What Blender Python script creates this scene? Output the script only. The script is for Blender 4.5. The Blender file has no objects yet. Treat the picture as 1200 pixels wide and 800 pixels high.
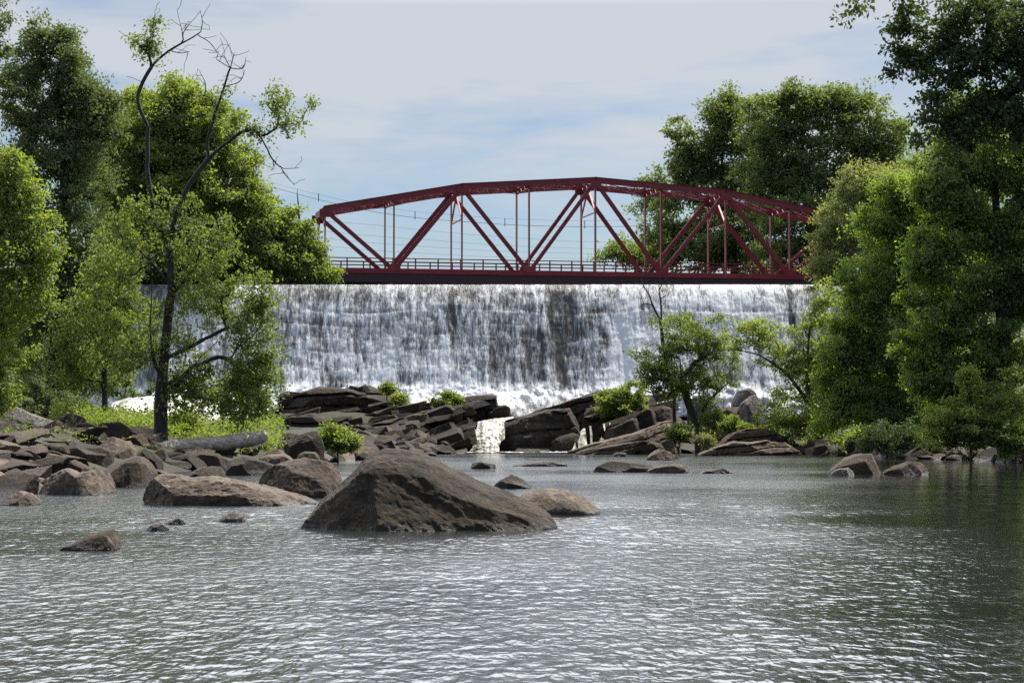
import bpy, bmesh, math, random
import numpy as np
from mathutils import Vector, Matrix

R = math.radians
rng = np.random.default_rng(7)
S = bpy.context.scene
COL = S.collection

# ------------------------------------------------------------------ camera
FPX = 2567.0                       # focal length in photo pixels (1200 wide)
CAMZ = 1.7
PHI = math.atan(105.0 / FPX)       # horizon lies at row 505
cam_d = bpy.data.cameras.new("camera")
cam = bpy.data.objects.new("camera", cam_d)
COL.objects.link(cam)
cam.location = (0, 0, CAMZ)
cam.rotation_euler = (math.pi / 2 + PHI, 0, 0)
cam_d.sensor_width = 36
cam_d.lens = FPX / 1200 * 36
cam_d.clip_start = 0.5
cam_d.clip_end = 6000
S.camera = cam


def at(px, py, Y):
    """world point on the ray of photo pixel (px,py) at distance Y"""
    xc = (px - 600) / FPX
    yc = (400 - py) / FPX
    dy = math.cos(PHI) - yc * math.sin(PHI)
    dz = math.sin(PHI) + yc * math.cos(PHI)
    k = Y / dy
    return np.array([xc * k, Y, CAMZ + dz * k])


def mpp(Y):
    return Y / FPX


def water_Y(py):
    return CAMZ * FPX / max(py - 505, 1)


# ------------------------------------------------------------------ noise
def _hash(ix, iy, iz, seed):
    h = (ix.astype(np.int64) * 374761393 + iy.astype(np.int64) * 668265263 + iz.astype(np.int64) * 2147483647 + seed * 1274126177) & 0xFFFFFFFF
    h = ((h ^ (h >> 13)) * 1274126177) & 0xFFFFFFFF
    h = ((h ^ (h >> 16)) * 2246822519) & 0xFFFFFFFF
    return ((h ^ (h >> 15)) & 0xFFFFFF) / float(0xFFFFFF)


def vnoise(p, seed=0):
    """value noise in -1..1"""
    i = np.floor(p)
    f = p - i
    i = i.astype(np.int64)
    u = f * f * f * (f * (f * 6 - 15) + 10)
    out = 0
    for dx in (0, 1):
        wx = u[:, 0] if dx else 1 - u[:, 0]
        for dy in (0, 1):
            wy = u[:, 1] if dy else 1 - u[:, 1]
            for dz in (0, 1):
                wz = u[:, 2] if dz else 1 - u[:, 2]
                out = out + wx * wy * wz * _hash(i[:, 0] + dx, i[:, 1] + dy, i[:, 2] + dz, seed)
    return out * 2 - 1


def fbm(p, seed=0, octv=4, gain=0.5, lac=2.03):
    a, s, o = 1.0, 0.0, 0
    for k in range(octv):
        o = o + a * vnoise(p, seed + k * 17)
        s += a
        a *= gain
        p = p * lac + 3.7
    return o / s


def ridged(p, seed=0, octv=4):
    a, s, o = 1.0, 0.0, 0
    for k in range(octv):
        o = o + a * (1 - 2 * np.abs(vnoise(p, seed + k * 17)))
        s += a
        a *= 0.5
        p = p * 2.03 + 3.7
    return o / s


def sstep(a, b, x):
    t = np.clip((x - a) / (b - a), 0, 1)
    return t * t * (3 - 2 * t)


# ------------------------------------------------------------------ objects
def mesh_np(name, V, F, smooth=False):
    V = np.ascontiguousarray(V, np.float32)
    me = bpy.data.meshes.new(name)
    Fs = F if isinstance(F, list) and isinstance(F[0], np.ndarray) else [np.asarray(F)]
    Fs = [np.asarray(f, np.int32) for f in Fs if len(f)]
    me.vertices.add(len(V))
    me.vertices.foreach_set("co", V.ravel())
    nl = sum(f.size for f in Fs)
    npoly = sum(len(f) for f in Fs)
    me.loops.add(nl)
    me.loops.foreach_set("vertex_index", np.concatenate([f.ravel() for f in Fs]))
    me.polygons.add(npoly)
    sizes = np.concatenate([np.full(len(f), f.shape[1], np.int32) for f in Fs])
    starts = np.concatenate([[0], np.cumsum(sizes)[:-1]]).astype(np.int32)
    me.polygons.foreach_set("loop_start", starts)
    me.polygons.foreach_set("use_smooth", np.full(npoly, bool(smooth)))
    me.update(calc_edges=True)
    return me


def link(name, me, mat=None, parent=None, loc=None):
    o = bpy.data.objects.new(name, me)
    COL.objects.link(o)
    if mat is not None and me is not None:
        for m in (mat if isinstance(mat, (list, tuple)) else [mat]):
            me.materials.append(m)
    if parent is not None:
        o.parent = parent
        if loc is None:
            o.location = (-parent.location[0], -parent.location[1], -parent.location[2])
    if loc is not None:
        o.location = loc
    return o


def tag(o, label, cat, group=None, kind=None):
    o["label"] = label
    o["category"] = cat
    if group:
        o["group"] = group
    if kind:
        o["kind"] = kind
    return o


def empty(name, loc):
    o = bpy.data.objects.new(name, None)
    o.empty_display_size = 0.5
    o.location = [float(v) for v in loc]
    COL.objects.link(o)
    return o


# ------------------------------------------------------------------ materials
def new_mat(name):
    m = bpy.data.materials.new(name)
    m.use_nodes = True
    nt = m.node_tree
    nt.nodes.clear()
    out = nt.nodes.new("ShaderNodeOutputMaterial")
    return m, nt, out


def N(nt, t, **kw):
    n = nt.nodes.new(t)
    for k, v in kw.items():
        if k.startswith("i_"):
            n.inputs[k[2:].replace("_", " ")].default_value = v
        else:
            setattr(n, k, v)
    return n


def mixc(nt, fac, a, b, blend="MIX"):
    n = nt.nodes.new("ShaderNodeMix")
    n.data_type = "RGBA"
    n.blend_type = blend
    for sock, v in ((n.inputs[0], fac), (n.inputs[6], a), (n.inputs[7], b)):
        if hasattr(v, "is_output"):
            nt.links.new(v, sock)
        else:
            sock.default_value = v if not isinstance(v, tuple) else (*v[:3], 1)
    return n.outputs[2]


def ramp(nt, src, stops):
    n = nt.nodes.new("ShaderNodeValToRGB")
    cr = n.color_ramp
    while len(cr.elements) < len(stops):
        cr.elements.new(0.5)
    for e, (p, c) in zip(cr.elements, stops):
        e.position = p
        e.color = (c, c, c, 1) if not isinstance(c, tuple) else (*c, 1)
    nt.links.new(src, n.inputs[0])
    return n.outputs[0]


def math_n(nt, op, a, b=None, c=None, clamp=False):
    n = nt.nodes.new("ShaderNodeMath")
    n.operation = op
    n.use_clamp = clamp
    for i, v in enumerate((a, b, c)):
        if v is None:
            continue
        if hasattr(v, "is_output"):
            nt.links.new(v, n.inputs[i])
        else:
            n.inputs[i].default_value = v
    return n.outputs[0]


def noise_n(nt, vec, scale, detail=4, rough=0.55, dist=0.0):
    n = nt.nodes.new("ShaderNodeTexNoise")
    n.inputs["Scale"].default_value = scale
    n.inputs["Detail"].default_value = detail
    n.inputs["Roughness"].default_value = rough
    n.inputs["Distortion"].default_value = dist
    if vec is not None:
        nt.links.new(vec, n.inputs["Vector"])
    return n.outputs[0]


def mapping(nt, vec, scale=(1, 1, 1), rot=(0, 0, 0)):
    n = nt.nodes.new("ShaderNodeMapping")
    n.inputs["Scale"].default_value = scale
    n.inputs["Rotation"].default_value = rot
    nt.links.new(vec, n.inputs["Vector"])
    return n.outputs[0]


def leaf_mat(name, a, b, trans=0.45, tboost=1.5):
    tboost *= 1.18
    m, nt, out = new_mat(name)
    geo = N(nt, "ShaderNodeNewGeometry")
    rnd = geo.outputs["Random Per Island"]
    big = noise_n(nt, geo.outputs["Position"], 0.35, 2)
    f = math_n(nt, "MULTIPLY_ADD", rnd, 0.65, math_n(nt, "MULTIPLY_ADD", big, 1.6, -0.6), clamp=True)
    c = mixc(nt, f, a, b)
    tc = mixc(nt, f, tuple(np.array(a) * (1.38 * tboost, 1.34 * tboost, 0.7)), tuple(np.array(b) * (1.38 * tboost, 1.34 * tboost, 0.7)))
    d = N(nt, "ShaderNodeBsdfDiffuse")
    nt.links.new(c, d.inputs[0])
    t = N(nt, "ShaderNodeBsdfTranslucent")
    nt.links.new(tc, t.inputs[0])
    mx = N(nt, "ShaderNodeMixShader")
    mx.inputs[0].default_value = trans
    nt.links.new(d.outputs[0], mx.inputs[1])
    nt.links.new(t.outputs[0], mx.inputs[2])
    g = N(nt, "ShaderNodeBsdfGlossy")
    g.inputs["Roughness"].default_value = 0.6
    g.inputs["Color"].default_value = (0.9, 0.95, 1, 1)
    mx2 = N(nt, "ShaderNodeMixShader")
    mx2.inputs[0].default_value = 0.03
    nt.links.new(mx.outputs[0], mx2.inputs[1])
    nt.links.new(g.outputs[0], mx2.inputs[2])
    nt.links.new(mx2.outputs[0], out.inputs[0])
    return m


def bark_mat(name, a, b, stretch=(9, 9, 1.6)):
    m, nt, out = new_mat(name)
    geo = N(nt, "ShaderNodeNewGeometry")
    v = mapping(nt, geo.outputs["Position"], stretch)
    n = noise_n(nt, v, 1.0, 5, 0.6)
    c = mixc(nt, ramp(nt, n, [(0.35, 0.0), (0.65, 1.0)]), a, b)
    p = N(nt, "ShaderNodeBsdfPrincipled")
    nt.links.new(c, p.inputs["Base Color"])
    p.inputs["Roughness"].default_value = 0.9
    bp = N(nt, "ShaderNodeBump")
    bp.inputs["Strength"].default_value = 0.7
    bp.inputs["Distance"].default_value = 0.05
    nt.links.new(n, bp.inputs["Height"])
    nt.links.new(bp.outputs[0], p.inputs["Normal"])
    nt.links.new(p.outputs[0], out.inputs[0])
    return m


def rock_mat(name, dark, mid, light, scale=1.0, lightness=0.5, wet=0.15, moss=0.0, bump=0.06, strata=0.0):
    m, nt, out = new_mat(name)
    geo = N(nt, "ShaderNodeNewGeometry")
    pos = geo.outputs["Position"]
    n1 = noise_n(nt, pos, 0.9 * scale, 6, 0.62)
    n2 = noise_n(nt, pos, 5.5 * scale, 6, 0.7)
    n3 = noise_n(nt, pos, 22 * scale, 4, 0.7)
    c = mixc(nt, ramp(nt, n1, [(0.36, 0.0), (0.6, 1.0)]), dark, mid)
    c = mixc(nt, ramp(nt, n2, [(0.62 - 0.25 * lightness, 0.0), (0.85 - 0.25 * lightness, 0.85)]), c, light)
    c = mixc(nt, 1.0, c, mixc(nt, n3, (0.62, 0.62, 0.62), (1.35, 1.35, 1.35)), "MULTIPLY")
    sp = N(nt, "ShaderNodeSeparateXYZ")
    nt.links.new(pos, sp.inputs[0])
    hgt = n2
    if strata:
        sv = mapping(nt, pos, (0.25, 0.25, 7.0), (0, R(12), 0))
        st = noise_n(nt, sv, 1.0, 4, 0.6)
        c = mixc(nt, 1.0, c, mixc(nt, ramp(nt, st, [(0.38, 0.0), (0.62, 1.0)]), (0.5, 0.5, 0.52), (1.15, 1.13, 1.1)), "MULTIPLY")
        hgt = math_n(nt, "ADD", n2, math_n(nt, "MULTIPLY", st, strata))
    if moss:
        mf = math_n(nt, "MULTIPLY", ramp(nt, n1, [(0.5, 0.0), (0.68, 1.0)]), moss)
        c = mixc(nt, mf, c, (0.055, 0.062, 0.022))
    # wet foot: damp stone at the waterline is darker and glossier
    wz = math_n(nt, "ADD", sp.outputs["Z"], math_n(nt, "MULTIPLY_ADD", n2, -0.3, 0.15))
    wf = ramp(nt, wz, [(0.0, 1.0), (max(wet, 0.02), 0.0)]) if wet else None
    p = N(nt, "ShaderNodeBsdfPrincipled")
    if wf is not None:
        c = mixc(nt, wf, c, mixc(nt, 1.0, c, (0.36, 0.36, 0.36), "MULTIPLY"))
        nt.links.new(math_n(nt, "MULTIPLY_ADD", wf, -0.5, 0.88), p.inputs["Roughness"])
    else:
        p.inputs["Roughness"].default_value = 0.88
    nt.links.new(c, p.inputs["Base Color"])
    p.inputs["Specular IOR Level"].default_value = 0.35
    b1 = N(nt, "ShaderNodeBump")
    b1.inputs["Strength"].default_value = 0.9
    b1.inputs["Distance"].default_value = bump
    nt.links.new(hgt, b1.inputs["Height"])
    b2 = N(nt, "ShaderNodeBump")
    b2.inputs["Strength"].default_value = 0.8
    b2.inputs["Distance"].default_value = bump * 0.3
    nt.links.new(n3, b2.inputs["Height"])
    nt.links.new(b1.outputs[0], b2.inputs["Normal"])
    nt.links.new(b2.outputs[0], p.inputs["Normal"])
    nt.links.new(p.outputs[0], out.inputs[0])
    return m


def paint_mat(name, col, col2, rough=0.55, wear=0.0):
    m, nt, out = new_mat(name)
    geo = N(nt, "ShaderNodeNewGeometry")
    n = noise_n(nt, geo.outputs["Position"], 1.3, 5, 0.65)
    c = mixc(nt, ramp(nt, n, [(0.4, 0.0), (0.7, 1.0)]), col, col2)
    if wear:
        v = mapping(nt, geo.outputs["Position"], (2.2, 2.2, 0.5))
        c = mixc(nt, ramp(nt, noise_n(nt, v, 1.6, 6, 0.7), [(0.50, 0.0), (0.72, wear)]), c, (0.10, 0.040, 0.022))
        c = mixc(nt, ramp(nt, noise_n(nt, geo.outputs["Position"], 0.6, 6, 0.7), [(0.52, 0.0), (0.70, wear * 0.8)]), c, (0.26, 0.075, 0.075))
    p = N(nt, "ShaderNodeBsdfPrincipled")
    nt.links.new(c, p.inputs["Base Color"])
    p.inputs["Roughness"].default_value = rough
    nt.links.new(p.outputs[0], out.inputs[0])
    return m


M = {}
M["leaf_dark"] = leaf_mat("leaf_dark", (0.076, 0.108, 0.047), (0.130, 0.165, 0.073), 0.36, 1.2)
M["leaf_mid"] = leaf_mat("leaf_mid", (0.070, 0.102, 0.032), (0.125, 0.160, 0.055), 0.46, 1.55)
M["leaf_light"] = leaf_mat("leaf_light", (0.100, 0.135, 0.036), (0.165, 0.200, 0.065), 0.48, 1.55)
M["leaf_pale"] = leaf_mat("leaf_pale", (0.125, 0.150, 0.068), (0.200, 0.220, 0.110), 0.42, 1.35)
M["leaf_deep"] = leaf_mat("leaf_deep", (0.068, 0.110, 0.033), (0.128, 0.176, 0.050), 0.48, 1.7)
M["leaf_shade"] = leaf_mat("leaf_shade", (0.034, 0.056, 0.019), (0.062, 0.090, 0.030), 0.36, 1.2)  # darker leaf colour holds the shade of the overhanging crown
M["leaf_far"] = leaf_mat("leaf_far", (0.074, 0.108, 0.041), (0.132, 0.168, 0.060), 0.40, 1.4)
M["leaf_ground"] = leaf_mat("leaf_ground", (0.095, 0.140, 0.028), (0.165, 0.200, 0.052), 0.46, 1.4)
M["bark"] = bark_mat("bark", (0.014, 0.012, 0.010), (0.046, 0.039, 0.033))
M["bark_grey"] = bark_mat("bark_grey", (0.05, 0.045, 0.04), (0.13, 0.12, 0.105))
M["driftwood"] = bark_mat("driftwood", (0.15, 0.125, 0.10), (0.44, 0.385, 0.31), (0.9, 7, 7))
M["rock_brown"] = rock_mat("rock_brown", (0.022, 0.015, 0.009), (0.064, 0.044, 0.027), (0.185, 0.135, 0.086), 1.0, 0.38)
M["rock_tan"] = rock_mat("rock_tan", (0.045, 0.033, 0.023), (0.115, 0.085, 0.060), (0.26, 0.20, 0.145), 1.0, 0.52)
M["rock_dark"] = rock_mat("rock_dark", (0.014, 0.010, 0.0065), (0.040, 0.028, 0.018), (0.115, 0.084, 0.054), 1.0, 0.28, wet=0.3)
M["rock_main"] = rock_mat("rock_main", (0.018, 0.012, 0.0065), (0.048, 0.032, 0.017), (0.120, 0.084, 0.046), 1.6, 0.40, wet=0.14, moss=0.2, bump=0.055)
M["rock_ledge"] = rock_mat("rock_ledge", (0.015, 0.011, 0.008), (0.052, 0.038, 0.027), (0.170, 0.128, 0.090), 0.7, 0.42, wet=0.35, strata=0.9, bump=0.12)
M["rock_grey"] = rock_mat("rock_grey", (0.036, 0.032, 0.028), (0.105, 0.094, 0.084), (0.32, 0.30, 0.27), 1.3, 0.58, wet=0.0)
M["bridge_red"] = paint_mat("bridge_red", (0.200, 0.013, 0.027), (0.135, 0.010, 0.020), 0.6, 0.55)
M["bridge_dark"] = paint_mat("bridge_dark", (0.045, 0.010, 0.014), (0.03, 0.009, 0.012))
M["bridge_strut_lit"] = paint_mat("bridge_strut_lit", (0.42, 0.13, 0.10), (0.32, 0.08, 0.07))  # sunlit orange of the sway frames put into the paint colour
M["concrete"] = paint_mat("concrete", (0.22, 0.21, 0.195), (0.32, 0.31, 0.29), 0.9)
M["asphalt"] = paint_mat("asphalt", (0.045, 0.045, 0.047), (0.06, 0.06, 0.062), 0.9)
M["cable"] = paint_mat("cable", (0.03, 0.03, 0.033), (0.04, 0.04, 0.045), 0.5)

# ground
m, nt, out = new_mat("ground_soil")
geo = N(nt, "ShaderNodeNewGeometry")
n1 = noise_n(nt, geo.outputs["Position"], 0.5, 6, 0.65)
n2 = noise_n(nt, geo.outputs["Position"], 6.0, 5, 0.7)
c = mixc(nt, ramp(nt, n1, [(0.4, 0.0), (0.62, 1.0)]), (0.026, 0.021, 0.015), (0.030, 0.038, 0.014))
c = mixc(nt, ramp(nt, n2, [(0.45, 0.0), (0.7, 0.8)]), c, (0.065, 0.052, 0.040))
p = N(nt, "ShaderNodeBsdfPrincipled")
nt.links.new(c, p.inputs["Base Color"])
p.inputs["Roughness"].default_value = 0.95
b = N(nt, "ShaderNodeBump")
b.inputs["Distance"].default_value = 0.1
nt.links.new(n2, b.inputs["Height"])
nt.links.new(b.outputs[0], p.inputs["Normal"])
nt.links.new(p.outputs[0], out.inputs[0])
M["soil"] = m

# river water
m, nt, out = new_mat("river_water")
geo = N(nt, "ShaderNodeNewGeometry")
pos = geo.outputs["Position"]
va = mapping(nt, pos, (1.0, 0.42, 1.0), (0, 0, R(7)))
vb = mapping(nt, pos, (1.0, 0.36, 1.0), (0, 0, R(-9)))
w1 = noise_n(nt, va, 4.6, 2, 0.5, 0.4)
w2 = noise_n(nt, vb, 9.5, 2, 0.5, 0.3)
w3 = noise_n(nt, va, 0.7, 2, 0.5)
sp = N(nt, "ShaderNodeSeparateXYZ")
nt.links.new(pos, sp.inputs[0])
# wind patches: rough water in mid stream, slick water in the lee of the right bank and in long slicks
patch = noise_n(nt, mapping(nt, pos, (0.06, 0.05, 1), (0, 0, R(12))), 1.0, 4, 0.6)
lee = math_n(nt, "MULTIPLY_ADD", sp.outputs["Y"], -0.15, sp.outputs["X"])
lee = ramp(nt, math_n(nt, "MULTIPLY_ADD", lee, 0.05, 0.3), [(0.22, 0.0), (0.46, 1.0)])
wind = math_n(nt, "MULTIPLY_ADD", patch, 2.6, -0.40)
wind = math_n(nt, "SUBTRACT", wind, math_n(nt, "MULTIPLY", lee, 0.95), clamp=True)
far = ramp(nt, math_n(nt, "MULTIPLY", sp.outputs["Y"], 0.005), [(0.07, 1.0), (0.3, 0.9), (0.5, 0.55), (0.7, 0.35)])
amp = math_n(nt, "MULTIPLY", math_n(nt, "MULTIPLY_ADD", wind, 0.88, 0.10), far)
h = math_n(nt, "ADD", math_n(nt, "MULTIPLY", w1, 0.062), math_n(nt, "MULTIPLY", w2, 0.034))
h = math_n(nt, "MULTIPLY", h, amp)
h = math_n(nt, "ADD", h, math_n(nt, "MULTIPLY", w3, 0.05))
b = N(nt, "ShaderNodeBump")
b.inputs["Strength"].default_value = 1.0
b.inputs["Distance"].default_value = 1.0
nt.links.new(h, b.inputs["Height"])
p = N(nt, "ShaderNodeBsdfPrincipled")
p.inputs["Base Color"].default_value = (0.016, 0.018, 0.017, 1)
nt.links.new(math_n(nt, "MULTIPLY_ADD", wind, 0.15, 0.04), p.inputs["Roughness"])
p.inputs["IOR"].default_value = 1.4
nt.links.new(b.outputs[0], p.inputs["Normal"])
nt.links.new(p.outputs[0], out.inputs[0])
M["water"] = m


def foam_material(name, rock_a, rock_b, sx, sz, tint=(0.72, 0.735, 0.75)):
    """falling water: white streams over dark wet stone; coverage comes from the 'foam' attribute"""
    m, nt, out = new_mat(name)
    geo = N(nt, "ShaderNodeNewGeometry")
    pos = geo.outputs["Position"]
    at_ = N(nt, "ShaderNodeAttribute")
    at_.attribute_name = "foam"
    foam = at_.outputs["Fac"]
    n1 = noise_n(nt, mapping(nt, pos, (sx, sx * 0.4, sz)), 1.0, 4, 0.65)
    n2 = noise_n(nt, mapping(nt, pos, (sx * 3.2, sx, sz * 3.4)), 1.0, 4, 0.7)
    k = math_n(nt, "ADD", foam, math_n(nt, "MULTIPLY_ADD", n1, 2.0, -1.0))
    k = math_n(nt, "ADD", k, math_n(nt, "MULTIPLY_ADD", n2, 1.7, -0.85))
    k = ramp(nt, k, [(0.16, 0.0), (0.52, 0.30), (0.98, 1.0)])
    rk = mixc(nt, noise_n(nt, mapping(nt, pos, (1.2, 1.2, 3.5)), 1.0, 5, 0.7), rock_a, rock_b)
    d = N(nt, "ShaderNodeBsdfPrincipled")
    nt.links.new(mixc(nt, k, rk, tint), d.inputs["Base Color"])
    nt.links.new(math_n(nt, "MULTIPLY_ADD", k, 0.35, 0.28), d.inputs["Roughness"])
    b = N(nt, "ShaderNodeBump")
    b.inputs["Distance"].default_value = 0.16
    b.inputs["Strength"].default_value = 0.6
    d.inputs["Specular IOR Level"].default_value = 0.12
    nt.links.new(math_n(nt, "ADD", n1, math_n(nt, "MULTIPLY", n2, 0.45)), b.inputs["Height"])
    nt.links.new(b.outputs[0], d.inputs["Normal"])
    nt.links.new(d.outputs[0], out.inputs[0])
    return m


M["falls"] = foam_material("falling_water", (0.030, 0.029, 0.027), (0.13, 0.125, 0.115), 3.0, 0.38)
M["foam"] = foam_material("white_water", (0.10, 0.10, 0.095), (0.25, 0.25, 0.24), 2.2, 1.6)
M["cascade"] = foam_material("cascade_water", (0.05, 0.048, 0.035), (0.20, 0.19, 0.13), 5.0, 1.0, (0.74, 0.72, 0.64))

# ------------------------------------------------------------------ sky and sun
SUN_EL, SUN_AZ = 62.0, 47.0      # azimuth measured from the view direction (+Y) towards the right (+X)
w = bpy.data.worlds.new("World")
S.world = w
w.use_nodes = True
nt = w.node_tree
nt.nodes.clear()
wo = nt.nodes.new("ShaderNodeOutputWorld")
bg = nt.nodes.new("ShaderNodeBackground")
bg.inputs["Strength"].default_value = 0.060
sky = nt.nodes.new("ShaderNodeTexSky")
sky.sky_type = "NISHITA"
sky.sun_disc = False
sky.sun_elevation = R(SUN_EL)
sky.sun_rotation = R(SUN_AZ)
sky.dust_density = 0.5
sky.air_density = 1.0
sky.ozone_density = 2.5
tc = nt.nodes.new("ShaderNodeTexCoord")
sp = nt.nodes.new("ShaderNodeSeparateXYZ")
nt.links.new(tc.outputs["Generated"], sp.inputs[0])
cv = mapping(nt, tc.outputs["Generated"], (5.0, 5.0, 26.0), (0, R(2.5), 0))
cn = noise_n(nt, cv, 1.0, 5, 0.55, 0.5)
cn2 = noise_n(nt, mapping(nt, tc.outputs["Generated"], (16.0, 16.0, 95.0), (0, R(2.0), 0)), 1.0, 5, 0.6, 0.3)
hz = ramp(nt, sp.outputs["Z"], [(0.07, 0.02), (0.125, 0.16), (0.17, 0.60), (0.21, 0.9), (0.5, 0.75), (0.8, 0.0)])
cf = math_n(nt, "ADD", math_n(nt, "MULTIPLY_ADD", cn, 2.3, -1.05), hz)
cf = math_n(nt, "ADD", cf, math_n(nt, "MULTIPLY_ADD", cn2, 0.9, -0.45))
# thin cloud beyond the river; unseen sky behind cleared to darken rock fronts
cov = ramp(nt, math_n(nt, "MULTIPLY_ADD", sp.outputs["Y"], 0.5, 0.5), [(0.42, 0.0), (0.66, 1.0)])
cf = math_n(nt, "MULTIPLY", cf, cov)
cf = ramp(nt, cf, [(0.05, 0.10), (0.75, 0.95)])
ccol = mixc(nt, ramp(nt, sp.outputs["Z"], [(0.194, 0.0), (0.225, 0.8), (0.42, 1.0)]), (6.1, 6.55, 7.15), (34.5, 35.8, 38.2))  # brightness added to unseen cloud above the frame, to silver water and fill shade
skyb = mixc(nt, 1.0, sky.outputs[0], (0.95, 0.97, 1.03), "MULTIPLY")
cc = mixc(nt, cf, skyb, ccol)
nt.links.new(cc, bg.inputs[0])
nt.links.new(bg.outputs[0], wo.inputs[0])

sd = bpy.data.lights.new("sun", "SUN")
sd.energy = 5.0
sd.angle = R(0.53)
sd.color = (1.0, 0.955, 0.88)
so = bpy.data.objects.new("sun", sd)
COL.objects.link(so)
sv = Vector((math.cos(R(SUN_EL)) * math.sin(R(SUN_AZ)), math.cos(R(SUN_EL)) * math.cos(R(SUN_AZ)), math.sin(R(SUN_EL))))
so.rotation_euler = (-sv).to_track_quat("-Z", "Y").to_euler()
so.location = (0, 0, 60)

S.view_settings.view_transform = "Standard"
S.view_settings.look = "None"
S.view_settings.exposure = 0.76
S.view_settings.gamma = 1
S.cycles.use_denoising = False
S.cycles.max_bounces = 6
S.cycles.diffuse_bounces = 3
S.cycles.glossy_bounces = 3
S.cycles.transmission_bounces = 4
S.cycles.caustics_reflective = False
S.cycles.caustics_refractive = False
S.cycles.sample_clamp_indirect = 4

# ------------------------------------------------------------------ terrain and river
LB_Y = [-200, 30, 50, 62, 80, 100, 120, 150, 172, 200]
LB_X = [-14, -13, -13.2, -14.2, -15.2, -13.6, -10.5, -6.5, -4, -4]
RB_Y = [-200, 40, 90, 125, 150, 162, 172, 200]
RB_X = [32, 32, 31, 27.6, 23.0, 20.6, 14, 12]
DAM_L, DAM_R = -40.0, 28.5


def ground_z(X, Y):
    xl = np.interp(Y, LB_Y, LB_X)
    xr = np.interp(Y, RB_Y, RB_X)
    d = np.maximum(xl - X, X - xr)
    bank = np.where(d < 0, -1.3 * np.minimum(1, -d / 2.5), 1.7 * (1 - np.exp(-np.maximum(d, 0) / 4.0)) + 0.035 * np.maximum(d, 0) + 0.010 * np.maximum(d - 8, 0) ** 1.6)
    bank = np.minimum(bank, 15)
    ledge = np.interp(Y, [166, 173, 178, 182, 186, 192, 197], [-1.4, 0.0, 1.4, 2.1, 2.4, 3.0, 3.2])
    # bedrock benches that carry the ledge blocks on both sides of the chute
    bl = np.interp(Y, [167, 169, 171.5, 175.5, 179, 183, 187], [-1.0, 0.1, 0.95, 2.1, 3.2, 3.1, 2.4])
    br = np.interp(Y, [166, 168, 173, 177, 182, 186], [-1.0, 0.2, 1.35, 2.4, 3.7, 2.5])
    wl = sstep(-23, -19, X) * (1 - sstep(-4.2, -3.4, X))
    wr = sstep(5.0, 6.5, X) * (1 - sstep(13, 16, X))
    ledge = np.where((Y > 166) & (Y < 187), np.maximum(ledge, np.maximum(np.where(wl > 0, bl * wl, -9), np.where(wr > 0, br * wr, -9))), ledge)
    notch = np.exp(-((X + 2.0) / 1.6) ** 4) + np.exp(-((X - 6.6) / 1.6) ** 4)
    ledge = ledge - 1.6 * np.minimum(notch, 1) * (Y < 183)
    inriver = sstep(DAM_L - 6, DAM_L, X) * (1 - sstep(DAM_R, DAM_R + 5, X))
    z = np.where(Y > 166, bank * (1 - inriver) + np.maximum(ledge, np.minimum(bank, 2.0)) * inriver, bank)
    up = sstep(150, 196, Y)
    side = 1 - inriver
    z = z + (14.4 - z) * up * side * (z < 14.4)
    n2 = np.exp(-((X + 25.5) / 9.0) ** 6) * sstep(118, 124, Y) * (1 - sstep(171, 174, Y))
    z = z * (1 - n2) + 0.9 * n2
    beyond = Y > 197.5
    upriver = inriver * sstep(-19.5, -17.5, X)
    z = np.where(beyond, np.where(upriver > 0.5, 12.5, 14.4), z)
    return z


gx = np.unique(np.concatenate([np.linspace(-900, -80, 22), np.linspace(-80, 80, 170), np.linspace(80, 900, 22)]))
gy = np.unique(np.concatenate([np.linspace(-300, 20, 20), np.linspace(20, 230, 180), np.linspace(230, 2500, 30)]))
GX, GY = np.meshgrid(gx, gy)
P2 = np.stack([GX.ravel(), GY.ravel(), np.zeros(GX.size)], 1)
gz = ground_z(P2[:, 0], P2[:, 1])
gz = gz + np.where(P2[:, 1] < 197, 1, 0.2) * (0.26 * fbm(P2 * 0.35, 3) + 0.22 * fbm(P2 * 1.1, 5)) * (gz > -1.0)
P2[:, 2] = gz


def grid_faces(nu, nv):
    a = (np.arange(nu - 1)[:, None] * nv + np.arange(nv - 1)[None, :]).ravel()
    return np.stack([a, a + 1, a + nv + 1, a + nv], 1)


me = mesh_np("ground", P2, grid_faces(len(gy), len(gx)), True)
tag(link("ground", me, M["soil"]), "brown earth river banks rising behind the rocks", "ground", None, "structure")

# the river surface carries real waves: a sum of many short wind waves, finer mesh where the water is near
wx = np.unique(np.concatenate([np.linspace(-60, -13, 60), np.linspace(-13, 13, 420), np.linspace(13, 70, 70)]))
ys = [-40.0, -20, -5, 4, 9, 12]
while ys[-1] < 197:
    ys.append(ys[-1] + max(0.05, 0.05 * (ys[-1] / 22.0) ** 1.6))
wy = np.array(ys)
WX, WY = np.meshgrid(wx, wy)
qx, qy = WX.ravel(), WY.ravel()
dyv = np.gradient(wy)[:, None].repeat(len(wx), 1).ravel()
calm = (1 - 0.78 * sstep(-1.5, 4, qx - 0.15 * qy)) * (0.5 + 0.7 * sstep(-0.28, 0.22, fbm(np.stack([qx * 0.07, qy * 0.045, 0 * qx], 1), 77, 3)))
grp = 0.75 + 0.6 * fbm(np.stack([qx * 0.5, qy * 0.3, 0 * qx], 1), 78, 3)
rw = np.random.default_rng(44)
wz = np.zeros_like(qx)
NW = 56
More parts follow.
